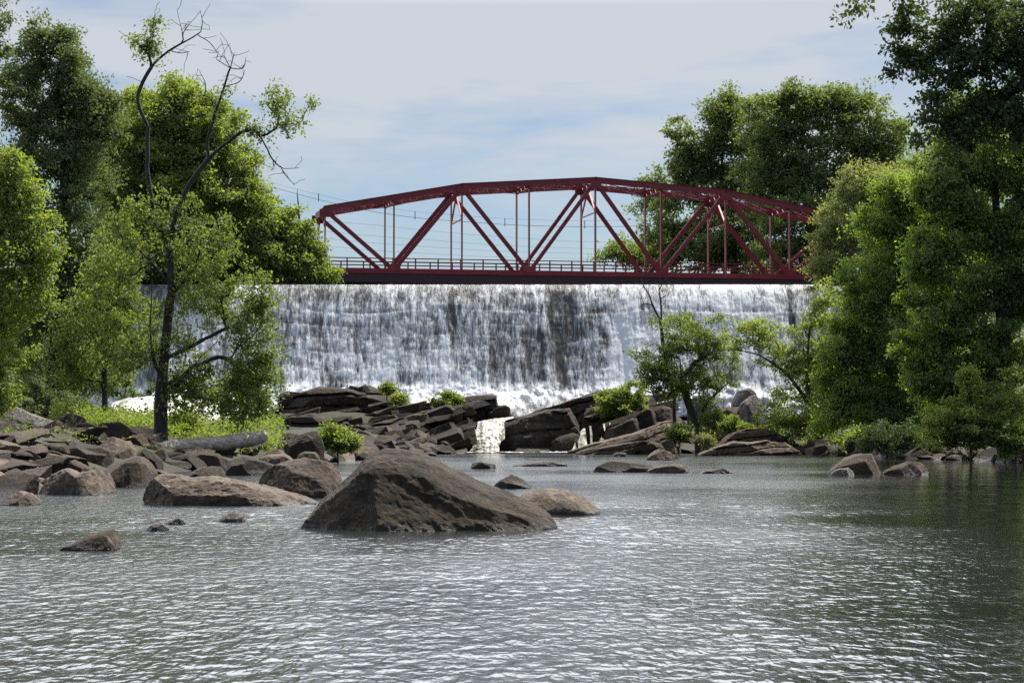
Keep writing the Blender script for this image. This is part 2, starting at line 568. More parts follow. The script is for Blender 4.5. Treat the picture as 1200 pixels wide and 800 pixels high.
for k in range(NW):
    lam = 0.20 * (1.3 / 0.20) ** rw.random()
    th = R(-90 + 25) + rw.normal() * 0.75
    kx, ky = 2 * math.pi / lam * math.cos(th), 2 * math.pi / lam * math.sin(th)
    wgt = sstep(2.2, 4.5, lam / dyv)
    jit = 1.2 * fbm(np.stack([qx * 0.35 / lam, qy * 0.35 / lam, 0 * qx + k], 1), 100 + k, 2)
    slope = 0.085 / math.sqrt(NW / 2) * (1.15 if lam < 0.6 else 0.7)
    wz += wgt * slope * lam / (2 * math.pi) * np.sin(kx * qx + ky * qy + rw.uniform(0, 6.28) + 2.2 * jit)
wz *= calm * grp
me = mesh_np("river", np.stack([qx, qy, wz], 1), grid_faces(len(wy), len(wx)), True)
tag(link("river", me, M["water"]), "rippled grey river water in front of the rocks", "river", None, "structure")
V = np.array([[-18.6, 196.6, 14.70], [DAM_R, 196.6, 14.70], [DAM_R + 4, 600, 14.7], [-26, 600, 14.7]], float)
tag(link("upper_river", mesh_np("upper_river", V, [[0, 1, 2, 3]]), M["water"]), "river water held back behind the dam crest", "river", None, "structure")


# ------------------------------------------------------------------ dam and falls
def dam_profile(t):
    """t 0 at crest .. 1 at foot -> (Y, z)"""
    z = 14.82 - 10.6 * t
    Y = 195.6 - 1.0 * (1 - np.exp(-t * 14)) - 4.6 * t ** 1.15
    for c, s in ((0.25, 0.02), (0.47, 0.02), (0.72, 0.02)):
        Y = Y - s * sstep(c - 0.012, c + 0.006, t)
    return Y, z


nt_, nx_ = 150, 1000
T = np.linspace(-0.012, 1.12, nt_)
Xs = np.linspace(DAM_L, DAM_R, nx_)
TT, XX = np.meshgrid(T, Xs, indexing="ij")
tt, xx = TT.ravel(), XX.ravel()
step_w = 0.05 * fbm(np.stack([xx * 0.22, 0 * xx, 0 * xx], 1), 9, 4)
Yp, zp = dam_profile(np.clip(tt + step_w * sstep(0.05, 0.2, tt), -0.012, 1.12))
zp = 14.82 - 10.6 * tt
upx = 600 + xx / 193.0 * FPX
vpx = 333 + tt * 138
P3 = np.stack([xx, Yp, zp], 1)
n_str = fbm(np.stack([xx * 1.5, 0 * xx, zp * 0.22], 1), 21, 4)
n_fine = fbm(np.stack([xx * 4.0, 0 * xx, zp * 0.9], 1), 31, 3)
n_lump = fbm(P3 * np.array([1.0, 1.0, 1.3]), 41, 4)
n_big = fbm(np.stack([xx * 0.22, 0 * xx, zp * 0.12], 1), 51, 3)


def bump1(u, c, w):
    return np.exp(-((u - c) / w) ** 2)


wob = 5 * fbm(np.stack([zp * 0.5, 0 * zp, 0 * zp], 1), 61, 3)
foam = 0.56 + 0.42 * n_big + 0.26 * n_str + 0.25 * fbm(np.stack([xx * 0.45, 0 * xx, zp * 0.5], 1), 52, 3)
for ci, (c_, k_) in enumerate(((0.245, 1.0), (0.36, 0.7), (0.475, 0.9), (0.58, 0.5), (0.73, 0.5))):
    seg = sstep(0.02, 0.34, fbm(np.stack([xx * 0.16, 0 * xx + ci * 9.3, 0 * xx], 1), 15 + ci, 3))
    foam += 0.36 * k_ * seg * np.exp(-np.clip(tt + step_w - c_, 0, 1) / 0.05) * sstep(-0.008, 0.004, tt + step_w - c_)
    foam -= 0.34 * k_ * seg * np.exp(-np.clip(c_ - tt - step_w, 0, 1) / 0.035) * (tt + step_w < c_)
foam += 0.16 * n_lump
foam -= 0.14 * (1 - sstep(0.05, 0.22, tt))
foam -= 0.30 * bump1(upx, 485, 48) * bump1(tt, 0.36, 0.20)
foam -= 0.22 * bump1(upx, 405, 35) * bump1(tt, 0.40, 0.18)
foam -= 0.28 * bump1(upx + wob, 480, 10) * sstep(0.3, 0.5, tt)
cr1 = 648 + 18 * tt ** 1.6
veil = ridged(np.stack([xx * 0.55 + 0.25 * zp * 0.1, 0 * xx, zp * 0.045], 1), 91, 3)
foam += 0.30 * veil * sstep(0.02, 0.2, tt)
foam -= 0.55 * bump1(upx + wob * 1.6, cr1, 7 + 4 * n_big) * (1 - sstep(0.86, 0.95, tt))
foam -= 0.25 * bump1(upx, 676, 14) * (1 - 0.4 * tt)
foam -= 0.62 * bump1(upx + 2.5 * wob + 14 * n_lump, 702, 9) * bump1(tt, 0.5, 0.36)
foam -= 0.7 * bump1(upx + wob * 0.9, 633 + 10 * (tt - 0.4), 2.6) * sstep(0.33, 0.42, tt) * (1 - sstep(0.78, 0.86, tt))
foam -= 0.7 * bump1(upx + wob * 0.5, 527 + 18 * tt, 3.2) * sstep(0.02, 0.06, tt) * (1 - sstep(0.3, 0.4, tt))
foam += 0.40 * bump1(upx + wob * 0.4, 508 + 26 * tt, 7) * sstep(0.12, 0.25, tt)
foam -= 0.55 * bump1(upx + wob * 0.3, 928 + 8 * tt, 3.5) * (1 - sstep(0.3, 0.5, tt))
foam += 0.30 * bump1(upx, 730, 20) * sstep(0.25, 0.3, tt)
foam += 0.22 * bump1(upx, 850, 80) * (tt < 0.7)
foam += 0.42 * sstep(0.80, 0.93, tt + 0.05 * n_str)
disp = 0.05 * n_str + 0.05 * n_fine + 0.07 * n_lump
disp = disp * sstep(0.0, 0.10, tt)
disp += 0.10 * veil * sstep(0.02, 0.2, tt)
disp -= 0.05 * bump1(upx + wob * 1.6, cr1, 7.0) + 0.06 * bump1(upx + wob * 0.3, 633 + 10 * (tt - 0.4), 2.6) * sstep(0.33, 0.42, tt)
disp += 0.5 * sstep(0.82, 1.0, tt) * (0.6 + n_lump)
P3[:, 1] -= disp
falls = empty("waterfall", (0, 195, 4))
tag(falls, "wide white waterfall pouring over the full width of the dam", "waterfall", None, "structure")
me = mesh_np("water_curtain", P3, grid_faces(nt_, nx_)[:, ::-1], True)
a_ = me.attributes.new("foam", "FLOAT", "POINT")
a_.data.foreach_set("value", foam.astype(np.float32))
link("water_curtain", me, M["falls"], falls)

# solid dam behind the curtain
prof = [dam_profile(t) for t in np.linspace(0, 1, 14)]
pr = [(Y + 0.7, z - 0.12) for Y, z in prof] + [(191.0, 1.0), (199.5, 1.0), (199.5, 14.55)]
npz = len(pr)
V = np.array([(x, y, z) for x in (DAM_L - 1.5, DAM_R + 1.5) for y, z in pr], float)
Fq = [[i, (i + 1) % npz, npz + (i + 1) % npz, npz + i] for i in range(npz)]
bm = bmesh.new()
bv = [bm.verts.new(v) for v in V]
for f in Fq:
    bm.faces.new([bv[i] for i in f])
bm.faces.new(bv[:npz][::-1])
bm.faces.new(bv[npz:])
bmesh.ops.recalc_face_normals(bm, faces=bm.faces)
me = bpy.data.meshes.new("dam")
bm.to_mesh(me)
bm.free()
tag(link("dam", me, M["concrete"]), "stone and concrete dam under the falling water", "dam", None, "structure")

# boiling white water along the foot of the falls
nu, nv = 420, 46
U, Wv = np.meshgrid(np.linspace(-24.5, 12.5, nu), np.linspace(0, 1, nv), indexing="ij")
x, v = U.ravel(), Wv.ravel()
px_ = 600 + x / 186 * FPX
ctr = bump1(px_, 610, 42)
Yf = 191.2 - v * 8.5
zf = 4.55 + 0.75 * np.exp(-v * 7) - v * (1.2 + 1.2 * ctr) - 0.9 * sstep(0.35, 0.6, v) * (1 + 0.6 * ctr)
pp = np.stack([x, Yf, zf], 1)
lump = ridged(pp * 0.9, 71, 4) * 0.5 + fbm(pp * 0.5, 75, 3)
zf = zf + 0.55 * lump * np.exp(-((v - 0.2) / 0.3) ** 2) + 0.18 * lump
foamv = 0.46 + 0.62 * lump - 0.5 * bump1(px_, 660, 14) * bump1(v, 0.45, 0.25) - 0.55 * bump1(px_, 612, 18) * bump1(v, 0.62, 0.12)
me = mesh_np("foot_foam", np.stack([x, Yf - 0.25 * lump, zf], 1), grid_faces(nu, nv), True)
a_ = me.attributes.new("foam", "FLOAT", "POINT")
a_.data.foreach_set("value", foamv.astype(np.float32))
link("foot_foam", me, M["foam"], falls)


def cascade(name, label, top, bot, seed, bulge=0.35, cover=0.7, nU=80, nVv=90, torn=0.0):
    """small fall: top and bot are lists of (px,py,Y) edges left->right"""
    ta = np.array([at(*q) for q in top])
    ba = np.array([at(*q) for q in bot])
    u = np.linspace(0, 1, nU)
    kt = np.linspace(0, 1, len(ta))
    kb = np.linspace(0, 1, len(ba))
    Tt = np.stack([np.interp(u, kt, ta[:, k]) for k in range(3)], 1)
    Bb = np.stack([np.interp(u, kb, ba[:, k]) for k in range(3)], 1)
    s = np.linspace(0, 1, nVv)[None, :, None]
    P = Tt[:, None, :] * (1 - s) + Bb[:, None, :] * s
    ss = s[..., 0]
    P[..., 2] += (Tt[:, None, 2] - Bb[:, None, 2]) * (0.22 * np.sin(ss * math.pi) * (1 - ss))
    P[..., 1] -= bulge * np.sin(np.minimum(ss * 1.4, 1) * math.pi / 2) * np.sin(np.linspace(0.1, math.pi - 0.1, nU))[:, None] 
    Pf = P.reshape(-1, 3)
    nz = fbm(Pf * np.array([3.0, 1.0, 0.8]), seed, 4)
    l2 = fbm(Pf * 3.0, seed + 5, 3)
    Pf[:, 1] -= 0.22 * nz + 0.16 * l2
    Fq = grid_faces(nU, nVv)
    ug = (np.arange(nU * nVv) // nVv) / (nU - 1)
    vg = (np.arange(nU * nVv) % nVv) / (nVv - 1)
    keep = (np.minimum(ug, 1 - ug) * 9 + 0.9 * fbm(Pf * np.array([2.0, 0.5, 1.6]), seed + 9, 3) > 0.32) & (np.minimum(vg, 1 - vg) * 12 + 0.8 * nz > 0.0)
    if torn:
        keep &= fbm(np.stack([Pf[:, 0] * 4.5, 0 * Pf[:, 0], Pf[:, 2] * 0.5], 1), seed + 31, 2) > torn - 0.5
    Fq = Fq[keep[Fq].all(1)]
    me = mesh_np(name, Pf, Fq, True)
    a_ = me.attributes.new("foam", "FLOAT", "POINT")
    a_.data.foreach_set("value", (cover - 0.35 + 0.55 * ridged(np.stack([Pf[:, 0] * 2.4, 0 * Pf[:, 0], Pf[:, 2] * 0.5], 1), seed + 41, 3) + 0.45 * nz + 0.4 * l2).astype(np.float32))
    return tag(link(name, me, M["cascade"]), label, "cascade", None, "structure")


cascade("cascade", "frothy yellowish white chute pouring past the big black ledge block",
        [(558, 494, 176.5), (580, 490, 177), (604, 488, 178.5)], [(550, 529, 172.6), (566, 529.5, 172.4), (585, 529, 172.8)], 81, 0.8, 0.8)
cascade("cascade", "thin stepped trickle between dark ledge blocks below the round bush",
        [(686, 500, 175), (718, 494, 175)], [(668, 528, 170.8), (708, 521, 171.2)], 83, 0.2, 0.55, torn=0.42)
cascade("cascade", "broad white cascade beside the dead topped tree trunk",
        [(126, 473, 170), (150, 466, 170), (182, 463, 170), (225, 460, 170)], [(136, 507, 160), (160, 508, 160), (200, 508, 160), (232, 508, 160)], 85, 0.4, 0.85)
cascade("cascade", "small white cascade left of the dark block in the far bank",
        [(100, 486, 165), (124, 484, 165)], [(102, 509, 160), (124, 510, 160)], 87, 0.2, 0.7)
cascade("cascade", "white spill showing through foliage right of the dead topped tree",
        [(222, 466, 170), (262, 470, 170)], [(226, 500, 160), (258, 497, 160)], 89, 0.3, 0.75)



def foam_patch(label, px, Y, w_, d_, seed, dens=0.0):
    """torn sheet of froth floating where a chute meets the pool"""
    nu, nv = 150, 60
    U, Wv = np.meshgrid(np.linspace(-1, 1, nu), np.linspace(-1, 1, nv), indexing="ij")
    cx = (px - 600) / FPX * Y
    P = np.stack([cx + U.ravel() * w_ / 2, Y + Wv.ravel() * d_ / 2, np.zeros(nu * nv)], 1)
    rad2 = U.ravel() ** 2 + Wv.ravel() ** 2
    nz = fbm(P * np.array([0.9, 1.6, 1]), seed, 4)
    P[:, 2] = 0.05 + 0.07 * (fbm(P * 4, seed + 3, 3) + 0.5) * np.maximum(1 - rad2, 0)
    keep = 0.75 - rad2 + 1.5 * nz + dens > 0.35
    Fq = grid_faces(nu, nv)
    Fq = Fq[keep[Fq].all(1)]
    me = mesh_np("foam_patch", P, Fq, True)
    a_ = me.attributes.new("foam", "FLOAT", "POINT")
    a_.data.foreach_set("value", (0.75 + 0.6 * nz).astype(np.float32))
    tag(link("foam_patch", me, M["foam"]), label, "foam", None, "structure")


foam_patch("froth spreading on the pool under the yellowish chute", 572, 172, 7.0, 5.0, 95)
foam_patch("froth streak along the foot of the big black ledge block", 640, 171.5, 9.0, 2.5, 96, -0.25)
foam_patch("froth below the thin stepped trickle", 690, 169.5, 4.5, 3.0, 97, -0.1)

# ------------------------------------------------------------------ rocks
def cut_planes(P, n, seed, lo=0.72, hi=0.97, hmin=-0.15):
    r = np.random.default_rng(seed)
    c = P.mean(0)
    ext = np.maximum(P.max(0) - P.min(0), 1e-3) / 2
    Q = (P - c) / ext
    for k in range(n):
        d = r.normal(size=3)
        d[2] = abs(d[2]) * 0.75 + hmin
        d[1] = -abs(d[1]) * 1.2 if r.random() < 0.75 else d[1]
        d /= np.linalg.norm(d)
        s = Q @ d
        lim = s.max() * r.uniform(lo, hi)
        over = np.maximum(s - lim, 0)
        Q = Q - (over * 0.985)[:, None] * d
    return Q * ext + c


def strata_off(P, dip, freq, amp, seed):
    s = (P[:, 2] - dip * P[:, 0]) * freq
    s = s + 0.35 * fbm(P * 0.5, seed, 2)
    i = np.floor(s)
    f = s - i
    h0 = _hash(i.astype(np.int64), i.astype(np.int64) * 0 + seed, i.astype(np.int64) * 0, seed)
    edge = np.minimum(f, 1 - f)
    return amp * (h0 - 0.4) - amp * 0.7 * np.exp(-(edge / 0.07) ** 2)


def rock(name, label, outline, base, Y, thick, mat, seed, box=3.0, cuts=7, rough=0.05, bury=0.5, lean=0.0, nu=100, nv=50,
         strata=None, cat="rock", group=None, ridge=0.0, freq=1.0, build=True, lo=0.74, grain=None, planes=()):
    """rock whose top edge follows `outline` (photo pixels at distance Y), standing on row `base`, `thick` metres deep"""
    pts = np.array([at(a, b, Y) for a, b in outline])
    zb = at(600, base, Y)[2]
    u = np.linspace(0, 1, nu)
    x0, x1 = pts[0, 0], pts[-1, 0]
    X = x0 + (x1 - x0) * (0.5 - 0.5 * np.cos(u * math.pi)) if False else x0 + (x1 - x0) * u
    Z = np.interp(X, pts[:, 0], pts[:, 2])
    H = np.maximum(Z - zb, 0.02)
    e = np.abs(2 * u - 1)
    hd = thick / 2 * np.maximum(1 - e ** 4.0, 0.0) ** 0.42 + 0.02
    endf = np.maximum(1 - e ** 14, 0) ** 0.5
    H = H * endf
    v = np.linspace(0, math.pi, nv)
    cy = -np.sign(np.cos(v)) * np.abs(np.cos(v)) ** (2 / box)
    cz = np.abs(np.sin(v)) ** (2 / box)
    P = np.zeros((nu, nv + 2, 3))
    P[:, 1:-1, 0] = X[:, None]
    P[:, 1:-1, 1] = Y + thick / 2 + hd[:, None] * (cy[None, :] + lean * cz[None, :])
    P[:, 1:-1, 2] = zb + H[:, None] * cz[None, :]
    xm = (x0 + x1) / 2
    P[:, 0] = P[:, 1]
    P[:, -1] = P[:, -2]
    for k in (0, -1):
        P[:, k, 2] = zb - bury
    Pf = P.reshape(-1, 3).copy()
    size = max(min(x1 - x0, 3 * H.max()), 0.15)
    if cuts:
        cuts += 5
        Pf = cut_planes(Pf, cuts, seed, lo, 0.97)
    for nrm_, fr_ in planes:
        c_, e_ = Pf.mean(0), (Pf.max(0) - Pf.min(0)) / 2
        nv_ = np.array(nrm_) / np.linalg.norm(nrm_)
        Qn = (Pf - c_) / e_
        sv_ = Qn @ nv_
        Pf = (Qn - np.maximum(sv_ - fr_ * sv_.max(), 0)[:, None] * 0.97 * nv_) * e_ + c_
    q = Pf / size * 2.2 * freq + seed * 1.37
    vec = np.stack([fbm(q + 11.1, seed, 5), fbm(q + 37.7, seed + 3, 5), 0.8 * fbm(q + 71.3, seed + 5, 5)], 1)
    q6 = q * 6.0
    if grain is not None:
        ca, sa = math.cos(grain), math.sin(grain)
        q6 = np.stack([(q6[:, 0] * ca + q6[:, 2] * sa) * 0.36, q6[:, 1] * 0.6, (-q6[:, 0] * sa + q6[:, 2] * ca) * 0.9], 1)
    vec2 = np.stack([fbm(q6 + 5.1, seed + 21, 4, 0.6), fbm(q6 + 33.7, seed + 23, 4, 0.6), fbm(q6 + 61.3, seed + 25, 4, 0.6)], 1)
    Pf += vec * (0.7 * rough * size) + vec2 * (0.30 * rough * size)
    if ridge:
        rd = ridged(q * np.array([0.9, 1.6, 1.6]) * 1.1, seed + 9, 4)
        Pf[:, 1] -= rd * ridge * size
        Pf[:, 2] += 0.4 * rd * ridge * size
    if strata:
        dip, fr, am = strata
        off = strata_off(Pf, dip, fr, am, seed)
        yc = Y + thick / 2
        Pf[:, 1] += np.where(Pf[:, 1] < yc, -off, off)
    F = grid_faces(nu, nv + 2)
    a = np.arange(nv + 2)
    me = mesh_np(name, Pf, F, False)
    if not build:
        return me
    o = link(name, me, M[mat])
    o2 = (xm, Y + thick / 2, zb)
    Vc = Pf - np.array(o2)
    me.vertices.foreach_set("co", Vc.astype(np.float32).ravel())
    o.location = o2
    return tag(o, label, cat, group)


# --- the great boulder and its neighbour
YB = 37.3
rock("boulder", "largest dark brown humped boulder standing in the middle of the river",
     [(343, 619), (356, 603), (372, 588), (388, 572), (402, 560), (418, 543), (430, 533), (446, 526.5), (463, 524.5), (480, 527), (496, 533), (508, 541), (522, 549), (545, 561), (566, 571),
      (590, 580), (612, 588), (632, 596), (650, 607), (655, 614)], 622, YB, 2.6, "rock_main", 5, box=1.9, cuts=0, rough=0.046, nu=420, nv=190, lean=0.2, ridge=0.006, freq=1.3, lo=0.9, grain=R(-30), planes=[((-0.75, -0.62, 0.25), 0.80), ((0.15, -0.9, 0.35), 0.86)])
rock("boulder", "low tan rounded rock behind the right end of the largest boulder",
     [(596, 598), (612, 580), (634, 572), (660, 573), (682, 580), (697, 590), (706, 599)], 602, 44.5, 2.0, "rock_tan", 8, box=2.0, cuts=4, rough=0.03, nu=110, nv=60, lo=0.9)
rock("boulder", "small dark pointed rock just behind the largest boulder",
     [(577, 570), (586, 562), (600, 556), (612, 561), (622, 568), (628, 571)], 572, 65, 1.2, "rock_dark", 9, cuts=5, rough=0.05)

# --- small rocks breaking the near water
rock("boulder", "smooth brown rock alone in the water nearest the viewer",
     [(60, 642), (78, 637), (98, 628), (118, 622), (131, 621), (136, 630)], 643.5, 31.3, 0.7, "rock_brown", 11, box=2.2, cuts=3, rough=0.02, nu=90, nv=50, lo=0.9)
rock("boulder", "little black stone, the lower left of two just above the water",
     [(169, 620), (177, 614), (187, 613), (196, 620)], 621.5, 37.4, 0.35, "rock_dark", 12, box=2.2, cuts=3)
rock("boulder", "little black pointed stone, the upper right of two just above the water",
     [(193, 613), (203, 607), (208, 606), (217, 612)], 613.5, 40, 0.35, "rock_dark", 13, box=2.2, cuts=3)
rock("boulder", "small pale grey rock rimmed with white water near the long tan boulder",
     [(254, 611), (264, 602), (274, 598.5), (284, 602), (289, 610)], 611.5, 41, 0.5, "rock_grey", 14, box=2.2, cuts=3)

# --- left shore boulders
rock("boulder", "long low tan boulder lying along the left shore",
     [(154, 588), (156, 572), (164, 563), (180, 556.5), (198, 557), (214, 562), (240, 560), (262, 563), (285, 566), (305, 572), (330, 578), (352, 584), (366, 590)], 592.5, 50, 2.6, "rock_tan", 21,
     box=2.3, cuts=7, rough=0.045, nu=170, nv=70, ridge=0.03, freq=1.4)
rock("boulder", "lumpy brown boulder between the long tan one and the largest",
     [(296, 568), (303, 556), (318, 546), (334, 540), (352, 537), (372, 540), (388, 546), (397, 560), (398, 575)], 580, 56, 2.4, "rock_brown", 22, box=2.4, cuts=9, rough=0.05, nu=110, nv=60, ridge=0.03)
rock("boulder", "knob of brown rock crowning the lumpy shore boulder",
     [(343, 545), (347, 533), (356, 529), (368, 530), (375, 538), (376, 546)], 550, 57.5, 0.8, "rock_brown", 23, cuts=7)
rock("boulder", "pitted tan boulder with a black undercut on the left shore",
     [(40, 572), (44, 560), (58, 554), (72, 549), (84, 556), (100, 551), (116, 551), (124, 560), (127, 574)], 580, 58.5, 2.0, "rock_tan", 24, cuts=12, rough=0.06, nu=100, nv=56, lo=0.72)
rock("boulder", "big square brown boulder with a ribbed right side",
     [(114, 556), (120, 545), (132, 540), (150, 534), (166, 535), (173, 545), (177, 560)], 570.5, 66.5, 2.2, "rock_brown", 25, box=3.4, cuts=9, rough=0.035, nu=100, nv=56, lo=0.74)
rock("boulder", "small tilted block on the end of the long tan boulder",
     [(209, 562), (222, 553), (238, 547), (254, 547), (263, 560)], 566, 57, 1.2, "rock_brown", 26, cuts=10, lo=0.7)
rock("boulder", "broad black boulder in the pool behind the lumpy shore boulder",
     [(258, 552), (264, 540), (282, 534), (300, 540), (318, 546), (328, 554)], 557, 84, 2.6, "rock_dark", 27, cuts=6, rough=0.035)
rock("boulder", "wide dark block with a tan sloping top below the leafy strip",
     [(40, 544), (55, 537), (78, 530), (95, 525), (122, 524.5), (126, 538)], 548, 84, 2.5, "rock_dark", 28, box=4, cuts=8, rough=0.03, nu=90, nv=50, lo=0.74)
rock("boulder", "small brown pyramid stone beside the big square boulder",
     [(126, 540), (132, 530), (140, 524), (150, 525), (156, 538)], 543, 88, 1.3, "rock_brown", 29, cuts=9, lo=0.7)
rock("boulder", "triangular dark stone left of the bleached log",
     [(153, 540), (160, 528), (165, 524), (176, 530), (188, 541)], 545, 90, 1.2, "rock_dark", 30, cuts=8, lo=0.7)
rock("boulder", "flat brown stone wedged above the pitted tan boulder",
     [(65, 552), (72, 543), (82, 539), (94, 545), (106, 552)], 556, 74, 1.4, "rock_brown", 31, cuts=9, lo=0.7)
rock("boulder", "tan wedge low in the water at the shore corner",
     [(-4, 590), (6, 582), (20, 575), (32, 579), (44, 589)], 591.5, 50.3, 0.9, "rock_tan", 32, cuts=9, lo=0.72)
rock("rock_slab", "flat pale tan shelf at the very edge of the left shore",
     [(-12, 570), (0, 566), (20, 567), (38, 568), (46, 574)], 579, 59, 1.6, "rock_tan", 33, box=4, cuts=4, rough=0.02)
rock("boulder", "rounded tan rock above the pale shelf on the left shore",
     [(-14, 560), (0, 551), (20, 553), (34, 556), (42, 564)], 568, 66, 1.8, "rock_tan", 34, cuts=8, lo=0.74)
rock("boulder", "large speckled whitish boulder under the dark bush",
     [(-20, 490), (-4, 477), (12, 476), (30, 484), (50, 492), (62, 496), (66, 506)], 512, 106, 3.0, "rock_grey", 35, box=2.6, cuts=8, rough=0.035, nu=90, nv=50)
rock("boulder", "pale broken stone below the speckled whitish boulder",
     [(-8, 512), (4, 506), (20, 507), (28, 512), (38, 511), (42, 518)], 522, 100, 1.4, "rock_grey", 36, cuts=9, lo=0.72)
rock("boulder", "dark hollow boulder at the left end of the leafy strip",
     [(30, 520), (40, 511), (56, 505), (72, 510), (86, 520), (92, 527)], 530, 98, 2.4, "rock_dark", 37, cuts=9, lo=0.74)
rock("boulder", "dark block between two left white cascades",
     [(122, 506), (124, 488), (132, 484), (142, 486), (146, 500), (147, 508)], 511, 159, 1.8, "rock_dark", 38, box=4.5, cuts=5)
rock("rock_slab", "black slab propping up the bleached log",
     [(186, 541), (196, 534), (220, 531), (246, 529), (258, 533), (260, 545)], 549, 96, 2.0, "rock_dark", 39, box=3.5, cuts=6)
rock("boulder", "dark angular block at the right end of the leafy strip",
     [(329, 522), (340, 515), (356, 508), (369, 504), (375, 514), (378, 523)], 526, 112, 1.6, "rock_dark", 40, box=4, cuts=7, lo=0.74, bury=1.4)
rock("rock_slab", "flat brown slab lying behind the broad black boulder",
     [(296, 538), (312, 533), (330, 532), (345, 540)], 545, 95, 2.2, "rock_tan", 41, box=4, cuts=5)

# --- pool rocks in mid river
rock("rock_slab", "long black slab low in the middle pool",
     [(696, 550), (702, 543), (718, 540), (740, 541), (762, 544), (776, 551)], 553.5, 91, 1.8, "rock_dark", 51, box=3.4, cuts=4, rough=0.02)
rock("rock_slab", "low tan rock touching the long black slab",
     [(756, 553), (772, 546), (790, 543), (806, 545), (814, 552)], 555, 89, 1.2, "rock_tan", 52, cuts=5)
rock("boulder", "small black rock awash to the right of the long black slab",
     [(818, 553), (834, 551), (846, 548), (854, 551), (860, 554)], 555.5, 88, 0.5, "rock_dark", 53, cuts=4)
rock("boulder", "tan peaked rock below the flat sunny slab near the shrubby tree",
     [(758, 537), (764, 530), (772, 526.5), (786, 530), (794, 536), (798, 539)], 540, 128, 1.8, "rock_tan", 54, cuts=8, lo=0.74)
rock("boulder", "black rock with a flat top in the pool below the yellowish chute",
     [(551, 547), (553, 543), (562, 541), (574, 543), (581, 544), (582, 549)], 550.5, 99, 1.0, "rock_dark", 55, box=4, cuts=5)
rock("rock_slab", "thin dark slab barely above the pool below the big ledge block",
     [(600, 545), (616, 542), (640, 540.5), (658, 540), (666, 544)], 547, 106, 1.0, "rock_dark", 56, box=3, cuts=3, rough=0.02)
rock("boulder", "small dark stone between the long black slab and the tan peaked rock",
     [(716, 534), (722, 530), (732, 530), (738, 534)], 536, 146, 1.0, "rock_dark", 57, cuts=4)
rock("boulder", "big dark roof shaped rock alone in the right pool",
     [(974, 552), (984, 545), (995, 536), (1006, 531), (1026, 532), (1036, 539), (1041, 551)], 556.5, 86, 1.6, "rock_brown", 58, box=3.6, cuts=8, rough=0.025, nu=90, nv=50, lo=0.74)
rock("boulder", "pale small stone at the foot of the roof shaped rock",
     [(974, 554), (984, 549), (996, 548), (1003, 554)], 557.5, 83.8, 0.7, "rock_grey", 59, cuts=4)
rock("boulder", "low cracked rock right of the roof shaped rock",
     [(1036, 553), (1050, 546), (1066, 541), (1082, 542), (1090, 548), (1091, 554)], 556.5, 86, 1.1, "rock_brown", 60, cuts=7)

# --- bedrock ledge under the falls, left part
ST = (0.22, 1.1, 0.55)
LG = dict(box=5.0, rough=0.03, nu=130, nv=60, bury=1.5)
rock("rock_slab", "dark wet ledge with trickles at the foot of the falls, left end",
     [(300, 470), (312, 462), (330, 458), (352, 459), (372, 453), (400, 455), (430, 451), (442, 456), (466, 458), (480, 468), (486, 480)], 503, 181, 6, "rock_ledge", 71, cuts=5, strata=(0.03, 1.0, 0.7), **LG)
rock("rock_slab", "low black shelf in front of the dark wet ledge",
     [(270, 494), (300, 488), (318, 485), (345, 487), (366, 484), (380, 490), (412, 486), (424, 494)], 508, 174, 5, "rock_dark", 72, cuts=5, strata=(0.05, 1.6, 0.4), **LG)
rock("rock_slab", "long dipping slab running up to the ledge bushes",
     [(392, 494), (420, 487), (445, 481), (470, 475), (500, 471), (524, 468), (545, 470), (560, 478)], 503, 178, 4.5, "rock_ledge", 73, cuts=4, strata=ST, **LG)
rock("rock_slab", "square topped brown block at the highest end of the left ledge",
     [(505, 474), (520, 467), (548, 464), (570, 462), (580, 462), (582, 474), (598, 475), (599, 484)], 492, 179, 4, "rock_ledge", 74, cuts=4, strata=ST, **LG)
rock("rock_slab", "thick tilted block above the yellowish chute",
     [(474, 494), (490, 487), (520, 480), (545, 476), (568, 481), (576, 490), (566, 498), (556, 508)], 512, 175.5, 4, "rock_ledge", 75, cuts=6, strata=ST, **LG)
rock("rock_slab", "dark overhung block beside the yellowish chute",
     [(536, 512), (546, 506), (555, 500), (561, 512)], 527, 174, 2.5, "rock_dark", 76, cuts=5, box=4, bury=1)
rock("rock_slab", "middle stepped block below the long dipping slab",
     [(412, 506), (424, 499), (450, 492), (474, 488), (486, 496), (492, 504)], 514, 172, 3.5, "rock_ledge", 77, cuts=6, strata=ST, **LG)
rock("boulder", "grey faced cube of rock in the left ledge front",
     [(468, 502), (472, 489), (484, 485), (500, 484), (506, 492), (504, 502)], 506, 174, 2.0, "rock_brown", 78, cuts=6, box=5, bury=1)
rock("boulder", "small dark stones perched at the top of the wet ledge",
     [(403, 458), (410, 451), (420, 453), (428, 450), (434, 456)], 460, 182, 1.6, "rock_dark", 79, cuts=6, bury=0.6)
rock("boulder", "dark knob at the tip of the left ledge by the white water",
     [(575, 484), (580, 478), (592, 474), (599, 478), (600, 486)], 488, 178, 1.6, "rock_dark", 80, cuts=5)
